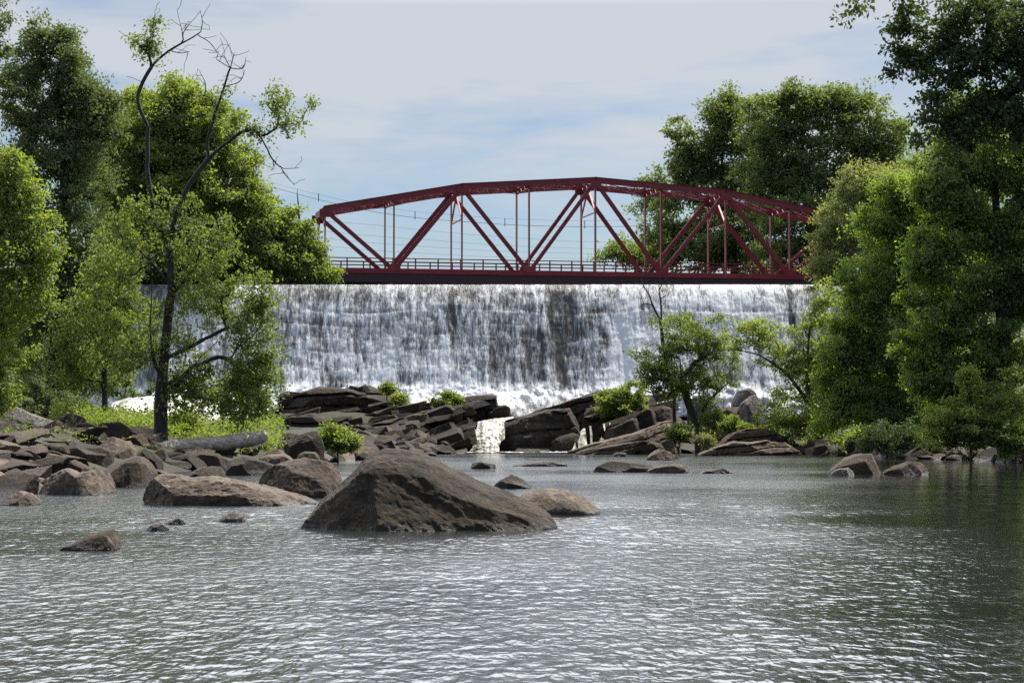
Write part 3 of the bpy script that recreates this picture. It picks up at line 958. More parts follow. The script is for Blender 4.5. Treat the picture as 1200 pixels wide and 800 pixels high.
# right part
rock("rock_slab", "big black ledge block between two small chutes",
     [(580, 502), (586, 494), (602, 490), (622, 486), (640, 480), (664, 478), (682, 478), (690, 486), (691, 500), (684, 512)], 529, 174.5, 6, "rock_ledge", 91, cuts=5, strata=(0.12, 0.7, 0.35), **LG)
rock("rock_slab", "long brown capstone slanting up behind the big black ledge block",
     [(610, 488), (630, 480), (655, 473), (680, 465), (700, 459), (722, 455), (740, 456), (752, 470)], 494, 181, 4, "rock_ledge", 92, cuts=4, strata=ST, **LG)
rock("rock_slab", "cracked block under the round bush, right of the big black block",
     [(682, 498), (686, 480), (700, 476), (718, 478), (726, 488), (728, 502)], 512, 177, 3.2, "rock_brown", 93, cuts=6, box=5, bury=1)
rock("rock_slab", "rounded black block low beside the thin stepped trickle",
     [(645, 518), (656, 511), (672, 507), (681, 510), (683, 520)], 529, 173, 2.2, "rock_dark", 94, cuts=5, bury=1)
rock("rock_slab", "tilted black block right of the thin stepped trickle",
     [(706, 512), (712, 504), (730, 496), (746, 488), (752, 497), (754, 508)], 520, 172, 2.6, "rock_dark", 95, cuts=7, box=4.5, bury=1)
rock("rock_slab", "blue black square block below the round bush",
     [(739, 494), (746, 485), (758, 478), (770, 482), (776, 492), (772, 500)], 506, 174, 2.4, "rock_dark", 96, cuts=6, box=5, bury=1)
rock("rock_slab", "brown tilted slab between round bush and shrubby tree",
     [(752, 488), (764, 478), (778, 474), (792, 479), (797, 492)], 502, 176, 3, "rock_brown", 97, cuts=6, bury=1)
rock("rock_slab", "long pale slab dipping into the pool under the trickle",
     [(664, 529), (690, 521), (716, 515), (742, 508), (768, 499), (784, 492), (794, 490), (800, 498)], 530, 166, 4, "rock_tan", 98, cuts=4, strata=(0.3, 1.6, 0.25), **LG)
rock("rock_slab", "flat brown slab in front of the long pale dipping one",
     [(676, 530), (700, 525), (730, 519), (756, 516), (776, 519), (784, 528)], 532, 158, 2.6, "rock_brown", 99, cuts=5, strata=(0.2, 1.8, 0.2), **LG)
rock("rock_slab", "broad sunny tan slab at the right edge of the pool",
     [(820, 530), (828, 526), (850, 521), (862, 517), (884, 518), (900, 515.5), (918, 519), (930, 519), (938, 525), (944, 531)], 533.5, 152, 3.4, "rock_tan", 100, box=3.4, cuts=9, rough=0.05, nu=160, nv=70, strata=(0.1, 2.2, 0.35))
rock("rock_slab", "slab stack behind the broad sunny tan slab",
     [(842, 518), (856, 508), (876, 503), (900, 502), (914, 508), (930, 516)], 522, 158, 3, "rock_brown", 101, cuts=6, strata=(0.1, 2.0, 0.3), **LG)
rock("boulder", "tall grey block with a black right face under the arching branch",
     [(867, 500), (869, 474), (880, 464), (894, 461), (897, 478), (899, 498)], 504, 171, 2.6, "rock_grey", 102, cuts=6, box=4.5, bury=1)
rock("boulder", "brown rounded block left of the tall grey block",
     [(832, 494), (840, 482), (854, 476), (870, 476), (878, 488)], 500, 172, 2.6, "rock_brown", 103, cuts=6, bury=1)
rock("boulder", "grey stone on the skyline of rubble behind the arching branch",
     [(858, 468), (866, 458), (880, 454), (890, 462)], 474, 180, 2.4, "rock_grey", 104, cuts=6, bury=2)
rock("boulder", "grey stone half hidden behind the shrubby tree",
     [(806, 474), (814, 464), (828, 461), (836, 470)], 484, 180, 2.4, "rock_grey", 105, cuts=6, bury=1)
rock("boulder", "dark mass of rock under the right side of the round bush",
     [(704, 478), (715, 466), (740, 462), (764, 462), (776, 474)], 492, 180, 3, "rock_dark", 106, cuts=6, bury=1)

# --- anonymous rubble: copies of a few stones, alike within each patch
ico = bmesh.new()
bmesh.ops.create_icosphere(ico, subdivisions=5, radius=1)
ico.verts.ensure_lookup_table()
ICO_V = np.array([v.co[:] for v in ico.verts])
ICO_F = np.array([[v.index for v in f.verts] for f in ico.faces])
ico.free()


def stone_mesh(seed, mat):
    r = np.random.default_rng(seed)
    d = ICO_V / np.linalg.norm(ICO_V, axis=1)[:, None]
    n = r.normal(size=(10, 3))
    n /= np.linalg.norm(n, axis=1)[:, None]
    D = r.uniform(0.5, 1.0, 10)
    s = d @ n.T
    rr = np.where(s > 0.05, D[None] / np.maximum(s, 0.05), 9)
    k = 45.0
    rad = -np.log(np.exp(-k * rr).sum(1)) / k
    rad = np.clip(rad, 0.3, 1.25)
    P = d * rad[:, None]
    P = P * (1 + 0.05 * fbm(P * 2.5 + seed, seed, 5, 0.6)[:, None] + 0.02 * fbm(P * 11 + seed, seed, 3)[:, None])
    me = mesh_np("stone", P, ICO_F, False)
    me.materials.append(M[mat])
    return me


STONES = {m_: [stone_mesh(200 + 10 * i + j, m_) for j in range(5)] for i, m_ in enumerate(("rock_brown", "rock_tan", "rock_dark", "rock_grey"))}


def rubble(n, box_px, Yr, size, mats, label, group, seed, flat=0.6, zlim=(-0.35, 9)):
    """n stones scattered on the ground between photo columns/rows"""
    r = np.random.default_rng(seed)
    placed = []
    tries = 0
    while len(placed) < n and tries < n * 60:
        tries += 1
        Yv = r.uniform(*Yr)
        px = r.uniform(box_px[0], box_px[1])
        X = (px - 600) / FPX * Yv
        z = float(ground_z(np.array([X]), np.array([Yv]))[0])
        if not zlim[0] < z < zlim[1]:
            continue
        z = max(z, -0.05)
        s = r.uniform(*size) * r.uniform(0.7, 1.2)
        if any((X - a) ** 2 + (Yv - b_) ** 2 < (0.55 * (s + c_)) ** 2 for a, b_, c_ in placed):
            continue
        placed.append((X, Yv, s))
        o = bpy.data.objects.new("stone", STONES[mats[r.integers(len(mats))]][r.integers(5)])
        COL.objects.link(o)
        o.location = (X, Yv, z + s * flat * r.uniform(0.0, 0.3))
        o.rotation_euler = (r.uniform(-0.35, 0.35), r.uniform(-0.35, 0.35), r.uniform(0, 6.28))
        o.scale = (s * r.uniform(0.8, 1.35), s * r.uniform(0.7, 1.1), s * flat * r.uniform(0.7, 1.25))
        tag(o, label, "stone", group)


rubble(40, (-10, 270), (55, 100), (0.3, 0.95), ["rock_brown", "rock_dark", "rock_dark", "rock_tan"], "brown angular stone packed among the bigger left shore boulders", "stones of the left shore", 301, 0.5, (-0.4, 1.0))
rubble(85, (-10, 240), (66, 108), (0.22, 0.75), ["rock_brown", "rock_dark", "rock_dark", "rock_tan"], "low flat stone on the brown earth of the left shore", "flat stones on the left shore earth", 308, 0.42, (0.5, 1.75))
rubble(50, (250, 450), (92, 130), (0.25, 0.85), ["rock_brown", "rock_tan", "rock_dark"], "small brown stone in the rubble below the green fern bush", "rubble by the fern bush", 302, 0.6, (-0.35, 1.5))
rubble(60, (385, 560), (132, 172), (0.4, 1.2), ["rock_brown", "rock_dark", "rock_dark"], "dark angular stone heaped in front of the left ledge", "stones heaped below the left ledge", 303)
rubble(26, (690, 850), (164, 176), (0.35, 0.95), ["rock_brown", "rock_tan", "rock_dark"], "flat brown stone around the foot of the shrubby tree", "stones under the shrubby tree", 304, 0.5)
rubble(22, (800, 910), (168, 184), (0.6, 1.3), ["rock_grey", "rock_brown"], "grey block in the rubble slope under the arching branch", "rubble under the arching branch", 305)
rubble(80, (925, 1230), (114, 166), (0.4, 1.25), ["rock_brown", "rock_dark", "rock_dark"], "dark stone along the shaded right waterline", "stones of the right waterline", 306, 0.6, (-0.45, 0.75))
rubble(20, (60, 330), (96, 116), (0.3, 0.8), ["rock_brown", "rock_dark"], "small dark stone at the edge of the bright leafy strip", "stones by the leafy strip", 307)


# fractured blocks of the ledge, all dipping the same way
def block_mesh(seed, mat):
    r = np.random.default_rng(seed)
    d = ICO_V / np.linalg.norm(ICO_V, axis=1)[:, None]
    n = np.concatenate([np.eye(3), -np.eye(3)]) + r.normal(size=(6, 3)) * 0.13
    n = np.concatenate([n, r.normal(size=(4, 3))])
    n /= np.linalg.norm(n, axis=1)[:, None]
    D = np.concatenate([r.uniform(0.6, 0.8, 6), r.uniform(0.85, 1.1, 4)])
    sdot = d @ n.T
    rr = np.where(sdot > 0.05, D[None] / np.maximum(sdot, 0.05), 9)
    rad = np.clip(-np.log(np.exp(-60 * rr).sum(1)) / 60, 0.3, 1.6)
    P = d * rad[:, None]
    P = P * (1 + 0.035 * fbm(P * 2.5 + seed, seed, 5, 0.6)[:, None])
    me = mesh_np("block", P, ICO_F, False)
    me.materials.append(M[mat])
    return me


BLOCKS = [block_mesh(900 + j, ("rock_ledge", "rock_brown", "rock_dark")[j % 3]) for j in range(9)]


def blocks(n, poly, size, label, group, seed):
    """blocks wedged in the ledge front: poly rows are (py, px0, px1, Y)"""
    r = np.random.default_rng(seed)
    poly = np.array(poly, float)
    for i in range(n):
        py = r.uniform(poly[0, 0], poly[-1, 0])
        px = r.uniform(np.interp(py, poly[:, 0], poly[:, 1]), np.interp(py, poly[:, 0], poly[:, 2]))
        Yv = np.interp(py, poly[:, 0], poly[:, 3]) + r.uniform(-0.4, 0.6)
        o = bpy.data.objects.new("rock_block", BLOCKS[r.integers(len(BLOCKS))])
        COL.objects.link(o)
        o.location = at(px, py, Yv)
        q = r.uniform(*size)
        o.scale = (q * r.uniform(1.2, 3.0), q * r.uniform(0.8, 1.3), q * r.uniform(0.3, 0.62))
        o.rotation_euler = (r.uniform(-0.12, 0.12), -0.24 + r.uniform(-0.09, 0.09), r.uniform(-0.3, 0.3))
        tag(o, label, "rock", group)


blocks(38, [(474, 430, 545, 179), (490, 400, 560, 175.5), (508, 390, 552, 171.5), (524, 420, 552, 169)], (0.5, 1.15), "fractured dark block wedged in the left ledge front", "fractured blocks of the left ledge", 311)
blocks(16, [(462, 690, 780, 183), (486, 690, 790, 177), (500, 700, 800, 173)], (0.5, 1.0), "fractured dark block wedged between round bush and shrubby tree", "fractured blocks of the right ledge", 312)
blocks(16, [(470, 330, 420, 183), (490, 290, 400, 178), (500, 300, 400, 173)], (0.4, 0.9), "wet black block on the shelf of the left ledge", "wet blocks of the shelf", 313)

# ------------------------------------------------------------------ trees
def unit(v):
    return v / np.maximum(np.linalg.norm(v, axis=-1, keepdims=True), 1e-9)


def leaves_mesh(name, cent, dirs, length, r, fold=0.18, up=0.75, asp=0.58):
    n = len(cent)
    l = length * r.uniform(0.55, 1.6, n)
    a = unit(r.normal(size=(n, 3)) + dirs * 0.7 + np.array([0, 0, -0.35]))
    nn = r.normal(size=(n, 3)) * 0.75 + np.array([0, 0, up])
    nn = unit(nn - (nn * a).sum(1)[:, None] * a)
    s = np.cross(nn, a)
    wd = l * asp * 0.5
    V = np.empty((n, 4, 3))
    V[:, 0] = cent
    V[:, 1] = cent + a * (0.48 * l)[:, None] + s * wd[:, None] + nn * (fold * wd)[:, None]
    V[:, 2] = cent + a * l[:, None] - nn * (0.12 * l)[:, None]
    V[:, 3] = cent + a * (0.48 * l)[:, None] - s * wd[:, None] + nn * (fold * wd)[:, None]
    F = np.arange(n * 4).reshape(n, 4)
    return mesh_np(name, V.reshape(-1, 3), F)


def tubes(chains, sides=6):
    """chains: list of (points Nx3, radii N) -> V,F"""
    Vs, Fs, off = [], [], 0
    ang = np.linspace(0, 2 * math.pi, sides, endpoint=False)
    for pts, rad in chains:
        n = len(pts)
        if n < 2:
            continue
        tg = np.gradient(pts, axis=0)
        tg = unit(tg)
        ref = np.array([1.0, 0, 0]) if abs(tg[0][0]) < 0.8 else np.array([0, 1.0, 0])
        ring = []
        for i in range(n):
            ref = ref - tg[i] * (ref @ tg[i])
            ref = ref / max(np.linalg.norm(ref), 1e-9)
            b_ = np.cross(tg[i], ref)
            ring.append(pts[i] + rad[i] * (np.cos(ang)[:, None] * ref + np.sin(ang)[:, None] * b_))
        Vs.append(np.concatenate(ring + [pts[-1:] + tg[-1:] * rad[-1]]))
        i = np.arange(n - 1)[:, None] * sides
        j = np.arange(sides)[None, :]
        j2 = (j + 1) % sides
        Fs.append(np.stack([i + j, i + j2, i + sides + j2, i + sides + j], -1).reshape(-1, 4) + off)
        tip = n * sides
        last = (n - 1) * sides
        k = np.arange(sides)
        Fs.append(np.stack([last + k, last + (k + 1) % sides, np.full(sides, tip), np.full(sides, tip)], 1) + off)
        off += n * sides + 1
    V = np.concatenate(Vs)
    quads = np.concatenate([f for f in Fs if len(f)])
    tri = quads[:, 2] == quads[:, 3]
    return V, [quads[~tri], quads[tri][:, :3]]


def smooth_path(pts, n):
    pts = np.asarray(pts, float)
    if len(pts) < 3:
        t = np.linspace(0, 1, n)[:, None]
        return pts[0] * (1 - t) + pts[-1] * t
    d = np.concatenate([[0], np.cumsum(np.linalg.norm(np.diff(pts, axis=0), axis=1))])
    # catmull-rom
    out = []
    for s in np.linspace(0, d[-1], n):
        i = min(np.searchsorted(d, s, side="right") - 1, len(pts) - 2)
        t = (s - d[i]) / max(d[i + 1] - d[i], 1e-9)
        p0, p1, p2, p3 = pts[max(i - 1, 0)], pts[i], pts[i + 1], pts[min(i + 2, len(pts) - 1)]
        out.append(0.5 * (2 * p1 + (p2 - p0) * t + (2 * p0 - 5 * p1 + 4 * p2 - p3) * t * t + (3 * p1 - p0 - 3 * p2 + p3) * t ** 3))
    return np.array(out)


def sample_clumps(clumps, Y, r):
    pts = []
    for c in clumps:
        px, py, rx, ry, n = c[:5]
        dy = c[5] if len(c) > 5 else 0
        m_ = mpp(Y + dy)
        cen = at(px, py, Y + dy)
        rad = np.array([rx * m_, (c[6] if len(c) > 6 else 0.85 * rx * m_), ry * m_])
        sp_ = 0.62 * (4.19 * rad.prod() / max(n, 1)) ** (1 / 3)
        acc = np.zeros((0, 3))
        for q in range(n * 6):
            d = unit(r.normal(size=3))
            p_ = cen + d * rad * ((0.25 + 0.75 * r.random() ** 0.5) if r.random() > 0.12 else r.uniform(1.0, 1.25))
            wv = p_ * 1.1 / max(rad[0], 0.4)
            wv = np.stack([wv + 3.1, wv + 17.7, wv + 41.3])
            p_ = p_ + rad * 0.42 * vnoise(wv, 55)
            if rad[0] > 1.0 and vnoise(p_[None] * 0.55 + 9.0, 56)[0] < -0.42 and r.random() < 0.85:
                continue
            if len(acc) and np.min(np.linalg.norm(acc - p_, axis=1)) < sp_:
                continue
            acc = np.vstack([acc, p_])
            if len(acc) >= n:
                break
        pts.append(acc)
    return np.concatenate(pts)


def grow(paths, tips, r, r_base, r_tip=0.012, bow=0.12, lift=0.25):
    """paths: list of polylines, the first is the trunk; returns chains and tip directions"""
    pos, par = [], []
    for k, pth in enumerate(paths):
        if k == 0:
            prev = -1
        else:
            arr = np.array(pos)
            prev = int(np.argmin(np.linalg.norm(arr - pth[0], axis=1)))
            pth = pth[1:]
        for q in pth:
            pos.append(np.array(q))
            par.append(prev)
            prev = len(pos) - 1
    ntrunk = len(pos)
    base = pos[0]
    arr0 = np.array(pos)
    start = max(1, int(0.22 * len(paths[0])))
    dist = np.array([np.min(np.linalg.norm(arr0[start:] - t, axis=1)) for t in tips]) if len(tips) else np.zeros(0)
    order = np.argsort(dist)
    tipdir = np.zeros_like(tips)
    tipnode = []
    for i in order:
        t = tips[i]
        arr = np.array(pos)
        dv = t - arr
        L = np.linalg.norm(dv, axis=1)
        cost = L * (1 + 0.55 * np.maximum(0, -(dv[:, 2]) / np.maximum(L, 1e-6))) + 0.10 * np.linalg.norm(arr - base, axis=1)
        cost[:start] += 1e3
        j = int(np.argmin(cost))
        p0 = arr[j]
        Ls = L[j]
        ns = 3 if Ls < 1.2 else 5
        side = r.normal(size=3) * bow * Ls
        side[2] += lift * Ls * 0.25
        prev = j
        for s in range(1, ns + 1):
            f = s / ns
            q = p0 + (t - p0) * f + side * math.sin(math.pi * f) * 0.8
            pos.append(q)
            par.append(prev)
            prev = len(pos) - 1
        tipnode.append(prev)
        tipdir[i] = (pos[prev] - pos[par[prev]])
    n = len(pos)
    pos = np.array(pos)
    par = np.array(par)
    cnt = np.zeros(n)
    has = np.zeros(n, bool)
    has[par[par >= 0]] = True
    cnt[~has] = 1
    kids = [[] for _ in range(n)]
    for i in range(n - 1, 0, -1):
        cnt[par[i]] += cnt[i]
        kids[par[i]].append(i)
    pw = math.log(max(cnt[0], 2)) / math.log(max(r_base / r_tip, 1.5))
    rad = r_tip * cnt ** (1 / pw)
    # a slight root flare and taper along the trunk
    for i in range(min(ntrunk, len(paths[0]))):
        f = i / max(len(paths[0]) - 1, 1)
        rad[i] = min(max(rad[i], r_base * (1 - f) ** 0.7 * 0.9), r_base) * (1 + 0.35 * math.exp(-f * 25))
    for i in range(1, n):
        rad[i] = min(rad[i], rad[par[i]])
    chains = []
    stack = [(0, None)]
    while stack:
        i, p0 = stack.pop()
        ids = ([p0] if p0 is not None else []) + [i]
        while kids[i]:
            ks = sorted(kids[i], key=lambda q: -cnt[q])
            for q in ks[1:]:
                stack.append((q, i))
            i = ks[0]
            ids.append(i)
        rr = rad[ids].copy()
        if p0 is not None and len(rr) > 1:
            rr[0] = min(rr[0], rr[1] * 1.25)
        chains.append((pos[ids], rr))
    return chains, unit(tipdir)


def tree(label, Y, trunk, r_base, clumps, leaf, leafmat, seed, bark="bark", limbs=(), spray=0.6, per=70, group=None, name="tree", cat="tree",
         crown_name="crown", trunk_name="trunk", droop=0.0, up=0.75, flat=0.6, asp=0.58, dead=(), tag_it=True, sides=7, r_tip=0.012, bow=0.12, twigs=0):
    """trunk/limbs: (px,py[,dY]) polylines; clumps: crown ellipsoids (px,py,rx,ry,n tips[,dY[,half depth m]])"""
    r = np.random.default_rng(seed)
    conv = lambda pl: np.array([at(q[0], q[1], Y + (q[2] if len(q) > 2 else 0)) for q in pl])
    tp = conv(trunk)
    tp = tp.copy()
    gz0 = float(ground_z(tp[:1, 0], tp[:1, 1])[0])
    if tp[0, 2] > gz0 + 0.1:            # carry the stem down to the earth it grows from
        tp = np.vstack([[tp[0, 0], tp[0, 1], gz0], tp])
    root = empty(name, tp[0])
    tp[0, 2] -= 0.4
    paths = [smooth_path(tp, max(10, len(tp) * 4))]
    for lb in limbs:
        paths.append(smooth_path(conv(lb), max(6, len(lb) * 3)))
    for pth in [q for q in paths[1:] if len(q) >= 6] * (1 if twigs else 0):
        for _ in range(twigs):
            i0 = r.integers(2, len(pth))
            d0 = unit(r.normal(size=3) * np.array([1, 0.6, 0.8]) + np.array([0, 0, 0.5]))
            L0 = r.uniform(0.35, 1.1)
            paths.append(np.array([pth[i0], pth[i0] + d0 * L0 * 0.4, pth[i0] + d0 * L0 * 0.7 + [r.normal() * 0.08, 0, 0.06], pth[i0] + d0 * L0 + [r.normal() * 0.16, 0, r.normal() * 0.12]]))
    for pth in paths:
        nj = fbm(pth * 0.9 + seed, seed, 3)
        nk = fbm(pth * 0.9 + seed + 40, seed, 3)
        fade = np.linspace(0, 1, len(pth)) ** 0.5 * min(1.0, len(pth) / 10)
        pth[1:, 0] += (0.13 * nj * fade)[1:]
        pth[1:, 2] += (0.10 * nk * fade)[1:]
    tips = sample_clumps(clumps, Y, r) if clumps else np.zeros((0, 3))
    chains, tdir = grow(paths, tips, r, r_base, r_tip, bow)
    V, F = tubes(chains, sides)
    link(trunk_name, mesh_np(trunk_name, V, F, True), M[bark], root)
    if len(tips):
        k = r.poisson(per * r.uniform(0.35, 1.65, len(tips)))
        idx = np.repeat(np.arange(len(tips)), k)
        rs = spray * r.uniform(0.6, 1.4, len(tips))[idx]
        along = r.uniform(-1.5, 0.35, len(idx))
        off = np.clip(r.normal(size=(len(idx), 3)), -1.7, 1.7) * np.array([0.5, 0.5, 0.5 * flat])
        cen = tips[idx] + (tdir[idx] * along[:, None] + off) * rs[:, None]
        cen[:, 2] -= droop * np.abs(along) * rs
        link(crown_name, leaves_mesh(crown_name, cen, tdir[idx], leaf, r, up=up, asp=asp), M[leafmat], root)
    if tag_it:
        tag(root, label, cat, group)
    return root


# --- left bank, back to front
LEFT = "trees of the left bank"
tree("bright green tree hiding the left end of the red bridge", 201, [(352, 343), (350, 300), (350, 250), (348, 222)], 0.28,
     [(350, 282, 24, 26, 46), (328, 290, 34, 34, 50), (370, 303, 18, 20, 30), (350, 322, 44, 16, 50), (332, 262, 16, 22, 24), (318, 322, 30, 14, 30), (384, 322, 14, 10, 14)], 0.26, "leaf_light", 401, group=LEFT, spray=0.8, per=95)
tree("dense background tree filling the gap behind the right bank trees", 205, [(1120, 420), (1120, 300), (1120, 200)], 0.45,
     [(1080, 200, 30, 30, 50), (1115, 190, 36, 40, 60), (1160, 200, 40, 50, 70), (1090, 260, 50, 50, 80), (1150, 280, 50, 50, 80), (1100, 340, 60, 50, 80), (1170, 370, 50, 50, 70), (1060, 300, 40, 50, 60), (1060, 400, 60, 50, 70), (1140, 430, 70, 50, 80)], 0.28,
     "leaf_mid", 412, group="trees of the right bank", spray=1.0, per=100)
tree("dense background tree filling the gap behind the left bank trees", 205, [(170, 420), (168, 300), (170, 200)], 0.45,
     [(150, 150, 40, 36, 60), (190, 140, 40, 36, 60), (120, 190, 40, 50, 60), (170, 220, 60, 60, 90), (230, 190, 40, 60, 70), (130, 290, 50, 60, 70), (220, 290, 60, 60, 80), (290, 260, 40, 50, 50), (150, 380, 80, 50, 70)], 0.3,
     "leaf_mid", 411, group=LEFT, spray=1.0, per=90)
tree("tall rounded green tree behind the dead topped one", 200, [(258, 343), (256, 300), (250, 240), (246, 160)], 0.4,
     [(240, 150, 46, 38, 80), (274, 198, 32, 36, 64), (298, 240, 30, 36, 64), (270, 260, 56, 50, 90), (215, 200, 46, 60, 80), (300, 300, 46, 34, 80), (255, 312, 60, 26, 60), (318, 282, 24, 34, 36)], 0.27,
     "leaf_light", 402, group=LEFT, spray=0.9, per=105)
tree("broad mid green tree between the dark tree and the dead topped one", 199, [(150, 345), (150, 300), (158, 240), (170, 150)], 0.42,
     [(175, 130, 44, 32, 70), (215, 118, 30, 24, 46), (150, 180, 50, 50, 90), (205, 190, 50, 56, 90), (140, 260, 50, 60, 90), (200, 280, 56, 50, 90), (165, 320, 60, 30, 60)], 0.27,
     "leaf_light", 403, group=LEFT, spray=0.9, per=110)
tree("young leafy tree crowding the left side of the dead topped one", 116, [(124, 508), (122, 450), (126, 400), (134, 350)], 0.16,
     [(130, 330, 34, 44, 50), (108, 370, 40, 40, 60), (150, 385, 36, 40, 50), (115, 415, 40, 26, 40), (82, 420, 26, 36, 36), (150, 300, 26, 30, 26)], 0.15, "leaf_mid", 410, group=LEFT, spray=0.55, per=65)
tree("tall dark green tree with spiky upswept top on the left bank", 128, [(62, 480), (66, 400), (74, 330), (78, 220), (66, 110)], 0.42,
     [(56, 90, 34, 52, 70), (25, 110, 38, 60, 70), (90, 110, 34, 48, 60), (120, 130, 24, 34, 34), (60, 180, 64, 60, 120), (108, 190, 36, 60, 60), (20, 230, 50, 60, 70), (80, 270, 60, 50, 90),
      (100, 330, 44, 46, 70), (40, 340, 50, 50, 60), (60, 410, 60, 40, 70), (42, 50, 18, 26, 22), (75, 55, 14, 24, 16)], 0.17, "leaf_dark", 404, group=LEFT, spray=0.6, per=120, up=0.3)
tree("dark tree whose twigs enter the upper left corner", 118, [(-60, 480), (-56, 300), (-46, 100), (-40, -60)], 0.35,
     [(-6, 12, 18, 26, 26), (-6, 55, 14, 30, 20), (-40, 0, 40, 50, 60), (-50, 90, 40, 60, 50)], 0.16, "leaf_dark", 405, group=LEFT, spray=0.5, per=70)
tree("yellow green tree leaning in at the left edge of the river", 104, [(-20, 490), (-16, 400), (-4, 300), (8, 220)], 0.25,
     [(8, 205, 26, 36, 50), (30, 250, 34, 36, 60), (14, 290, 44, 34, 70), (44, 300, 28, 26, 40), (12, 350, 46, 32, 60), (0, 400, 36, 36, 40), (-6, 450, 22, 30, 30)], 0.16, "leaf_light", 406, group=LEFT, spray=0.55, per=90)
tree("shrubby dark sapling leaning between the dark tree and the cascades", 138, [(92, 486), (88, 430), (110, 380), (130, 340)], 0.16,
     [(110, 360, 40, 36, 50), (90, 420, 40, 34, 50), (130, 410, 30, 36, 36), (60, 440, 40, 30, 40)], 0.17, "leaf_mid", 407, group=LEFT, spray=0.55, per=90)

# dead topped tree
root = tree("", 105,
     [(188, 507), (189, 470), (192, 430), (195, 390), (201, 340), (200, 310), (196, 285), (186, 262), (178, 235), (174, 205), (173, 165), (174, 150)], 0.32,
     [(140, 300, 42, 40, 34), (120, 350, 34, 40, 34), (160, 395, 48, 40, 44), (130, 420, 44, 24, 26), (240, 300, 50, 40, 46), (265, 350, 46, 36, 50), (290, 400, 36, 44, 50), (270, 450, 44, 36, 56),
      (225, 420, 34, 40, 40), (225, 270, 44, 36, 34), (300, 455, 26, 30, 34), (165, 260, 34, 40, 26), (212, 470, 34, 22, 30), (310, 345, 22, 26, 18), (235, 350, 40, 40, 40), (280, 480, 34, 20, 26), (312, 400, 20, 40, 20),
     (180, 42, 10, 24, 7), (163, 47, 16, 10, 6), (181, 60, 10, 9, 6), (170, 62, 8, 12, 3), (318, 115, 18, 20, 8), (342, 126, 26, 16, 9), (335, 152, 20, 14, 8), (298, 152, 14, 9, 5), (362, 122, 9, 9, 3), (262, 120, 8, 18, 4), (276, 138, 10, 10, 4)],
     0.15, "leaf_mid", 408,
     limbs=[[(174, 150), (165, 130), (162, 115), (166, 100), (178, 78), (195, 62), (215, 50), (235, 38)],
            [(235, 38), (237, 25), (234, 12)], [(215, 50), (213, 35), (207, 12)], [(232, 42), (246, 50), (255, 62)], [(200, 60), (212, 62), (222, 60)], [(213, 42), (222, 26)],
            [(178, 78), (175, 60), (180, 40), (181, 12)], [(176, 66), (160, 50), (140, 36)],
            [(174, 150), (180, 141), (195, 137), (215, 136), (238, 134)], [(195, 137), (205, 124), (220, 122), (236, 120)],
            [(199, 300), (204, 262), (212, 235), (224, 212), (240, 192), (255, 176), (272, 162), (290, 152), (312, 150)],
            [(246, 186), (243, 168), (250, 140), (260, 110), (270, 80)], [(270, 80), (262, 66)], [(270, 80), (274, 62)], [(270, 80), (285, 80), (288, 68)], [(268, 100), (280, 96), (288, 82)], [(270, 80), (254, 70)],
            [(252, 130), (246, 116), (236, 112)], [(240, 112), (240, 96), (233, 82)],
            [(300, 152), (312, 172), (320, 186), (332, 196), (350, 197)], [(328, 192), (336, 206), (346, 218)], [(320, 186), (322, 198)],
            [(201, 345), (215, 330), (230, 310), (236, 285)], [(194, 420), (225, 405), (255, 390), (280, 380)], [(192, 455), (215, 440), (238, 415), (262, 392)], [(192, 445), (180, 420), (176, 380), (178, 340), (176, 290)],
            [(200, 335), (180, 310), (150, 280)], [(230, 430), (258, 418), (280, 430)]],
     spray=0.44, per=46, flat=0.8, sides=8, r_tip=0.011, tag_it=False, twigs=3)
tag(root, "tall tree with bare twisted top standing left of the falls", "tree", LEFT)

# --- right bank
RIGHT = "trees of the right bank"
tree("tall dark tree behind the right half of the bridge, nearest its centre", 262, [(862, 330), (856, 260), (846, 200), (850, 150)], 0.5,
     [(826, 165, 36, 30, 52), (850, 130, 30, 24, 40), (872, 165, 38, 34, 60), (812, 205, 28, 26, 36), (846, 215, 40, 34, 50), (845, 270, 60, 40, 90), (815, 290, 40, 36, 60), (870, 300, 50, 26, 60), (800, 180, 14, 22, 14), (797, 222, 18, 18, 14), (780, 260, 30, 40, 36), (880, 230, 40, 40, 50)], 0.34,
     "leaf_far", 421, group="trees beyond the bridge", spray=1.1, per=105)
tree("tall dark tree behind the right half of the bridge, highest crown", 250, [(950, 340), (948, 260), (940, 190), (944, 130)], 0.55,
     [(905, 140, 34, 34, 56), (940, 128, 30, 32, 50), (980, 125, 32, 28, 50), (1010, 140, 34, 34, 54), (1036, 165, 30, 30, 44), (920, 190, 44, 40, 64), (985, 185, 50, 40, 74), (1040, 200, 34, 36, 44), (920, 250, 60, 50, 110), (990, 250, 60, 60, 110), (930, 300, 50, 30, 70), (890, 200, 30, 40, 50)], 0.34,
     "leaf_far", 422, group="trees beyond the bridge", spray=1.1, per=105)
tree("low pale green tree seen through the bridge centre", 285, [(745, 330), (745, 305), (745, 285)], 0.25,
     [(745, 294, 34, 18, 46), (722, 300, 22, 12, 22), (772, 290, 22, 26, 26)], 0.34, "leaf_mid", 423, group="trees beyond the bridge", spray=1.0, per=80)
tree("slender green tree rising just above the bridge chord", 275, [(776, 330), (774, 270), (770, 220)], 0.25,
     [(764, 218, 14, 16, 16), (776, 205, 10, 12, 10), (757, 235, 18, 12, 14), (780, 250, 16, 30, 20), (745, 243, 10, 8, 6)], 0.3, "leaf_far", 424, group="trees beyond the bridge", spray=0.9, per=60)
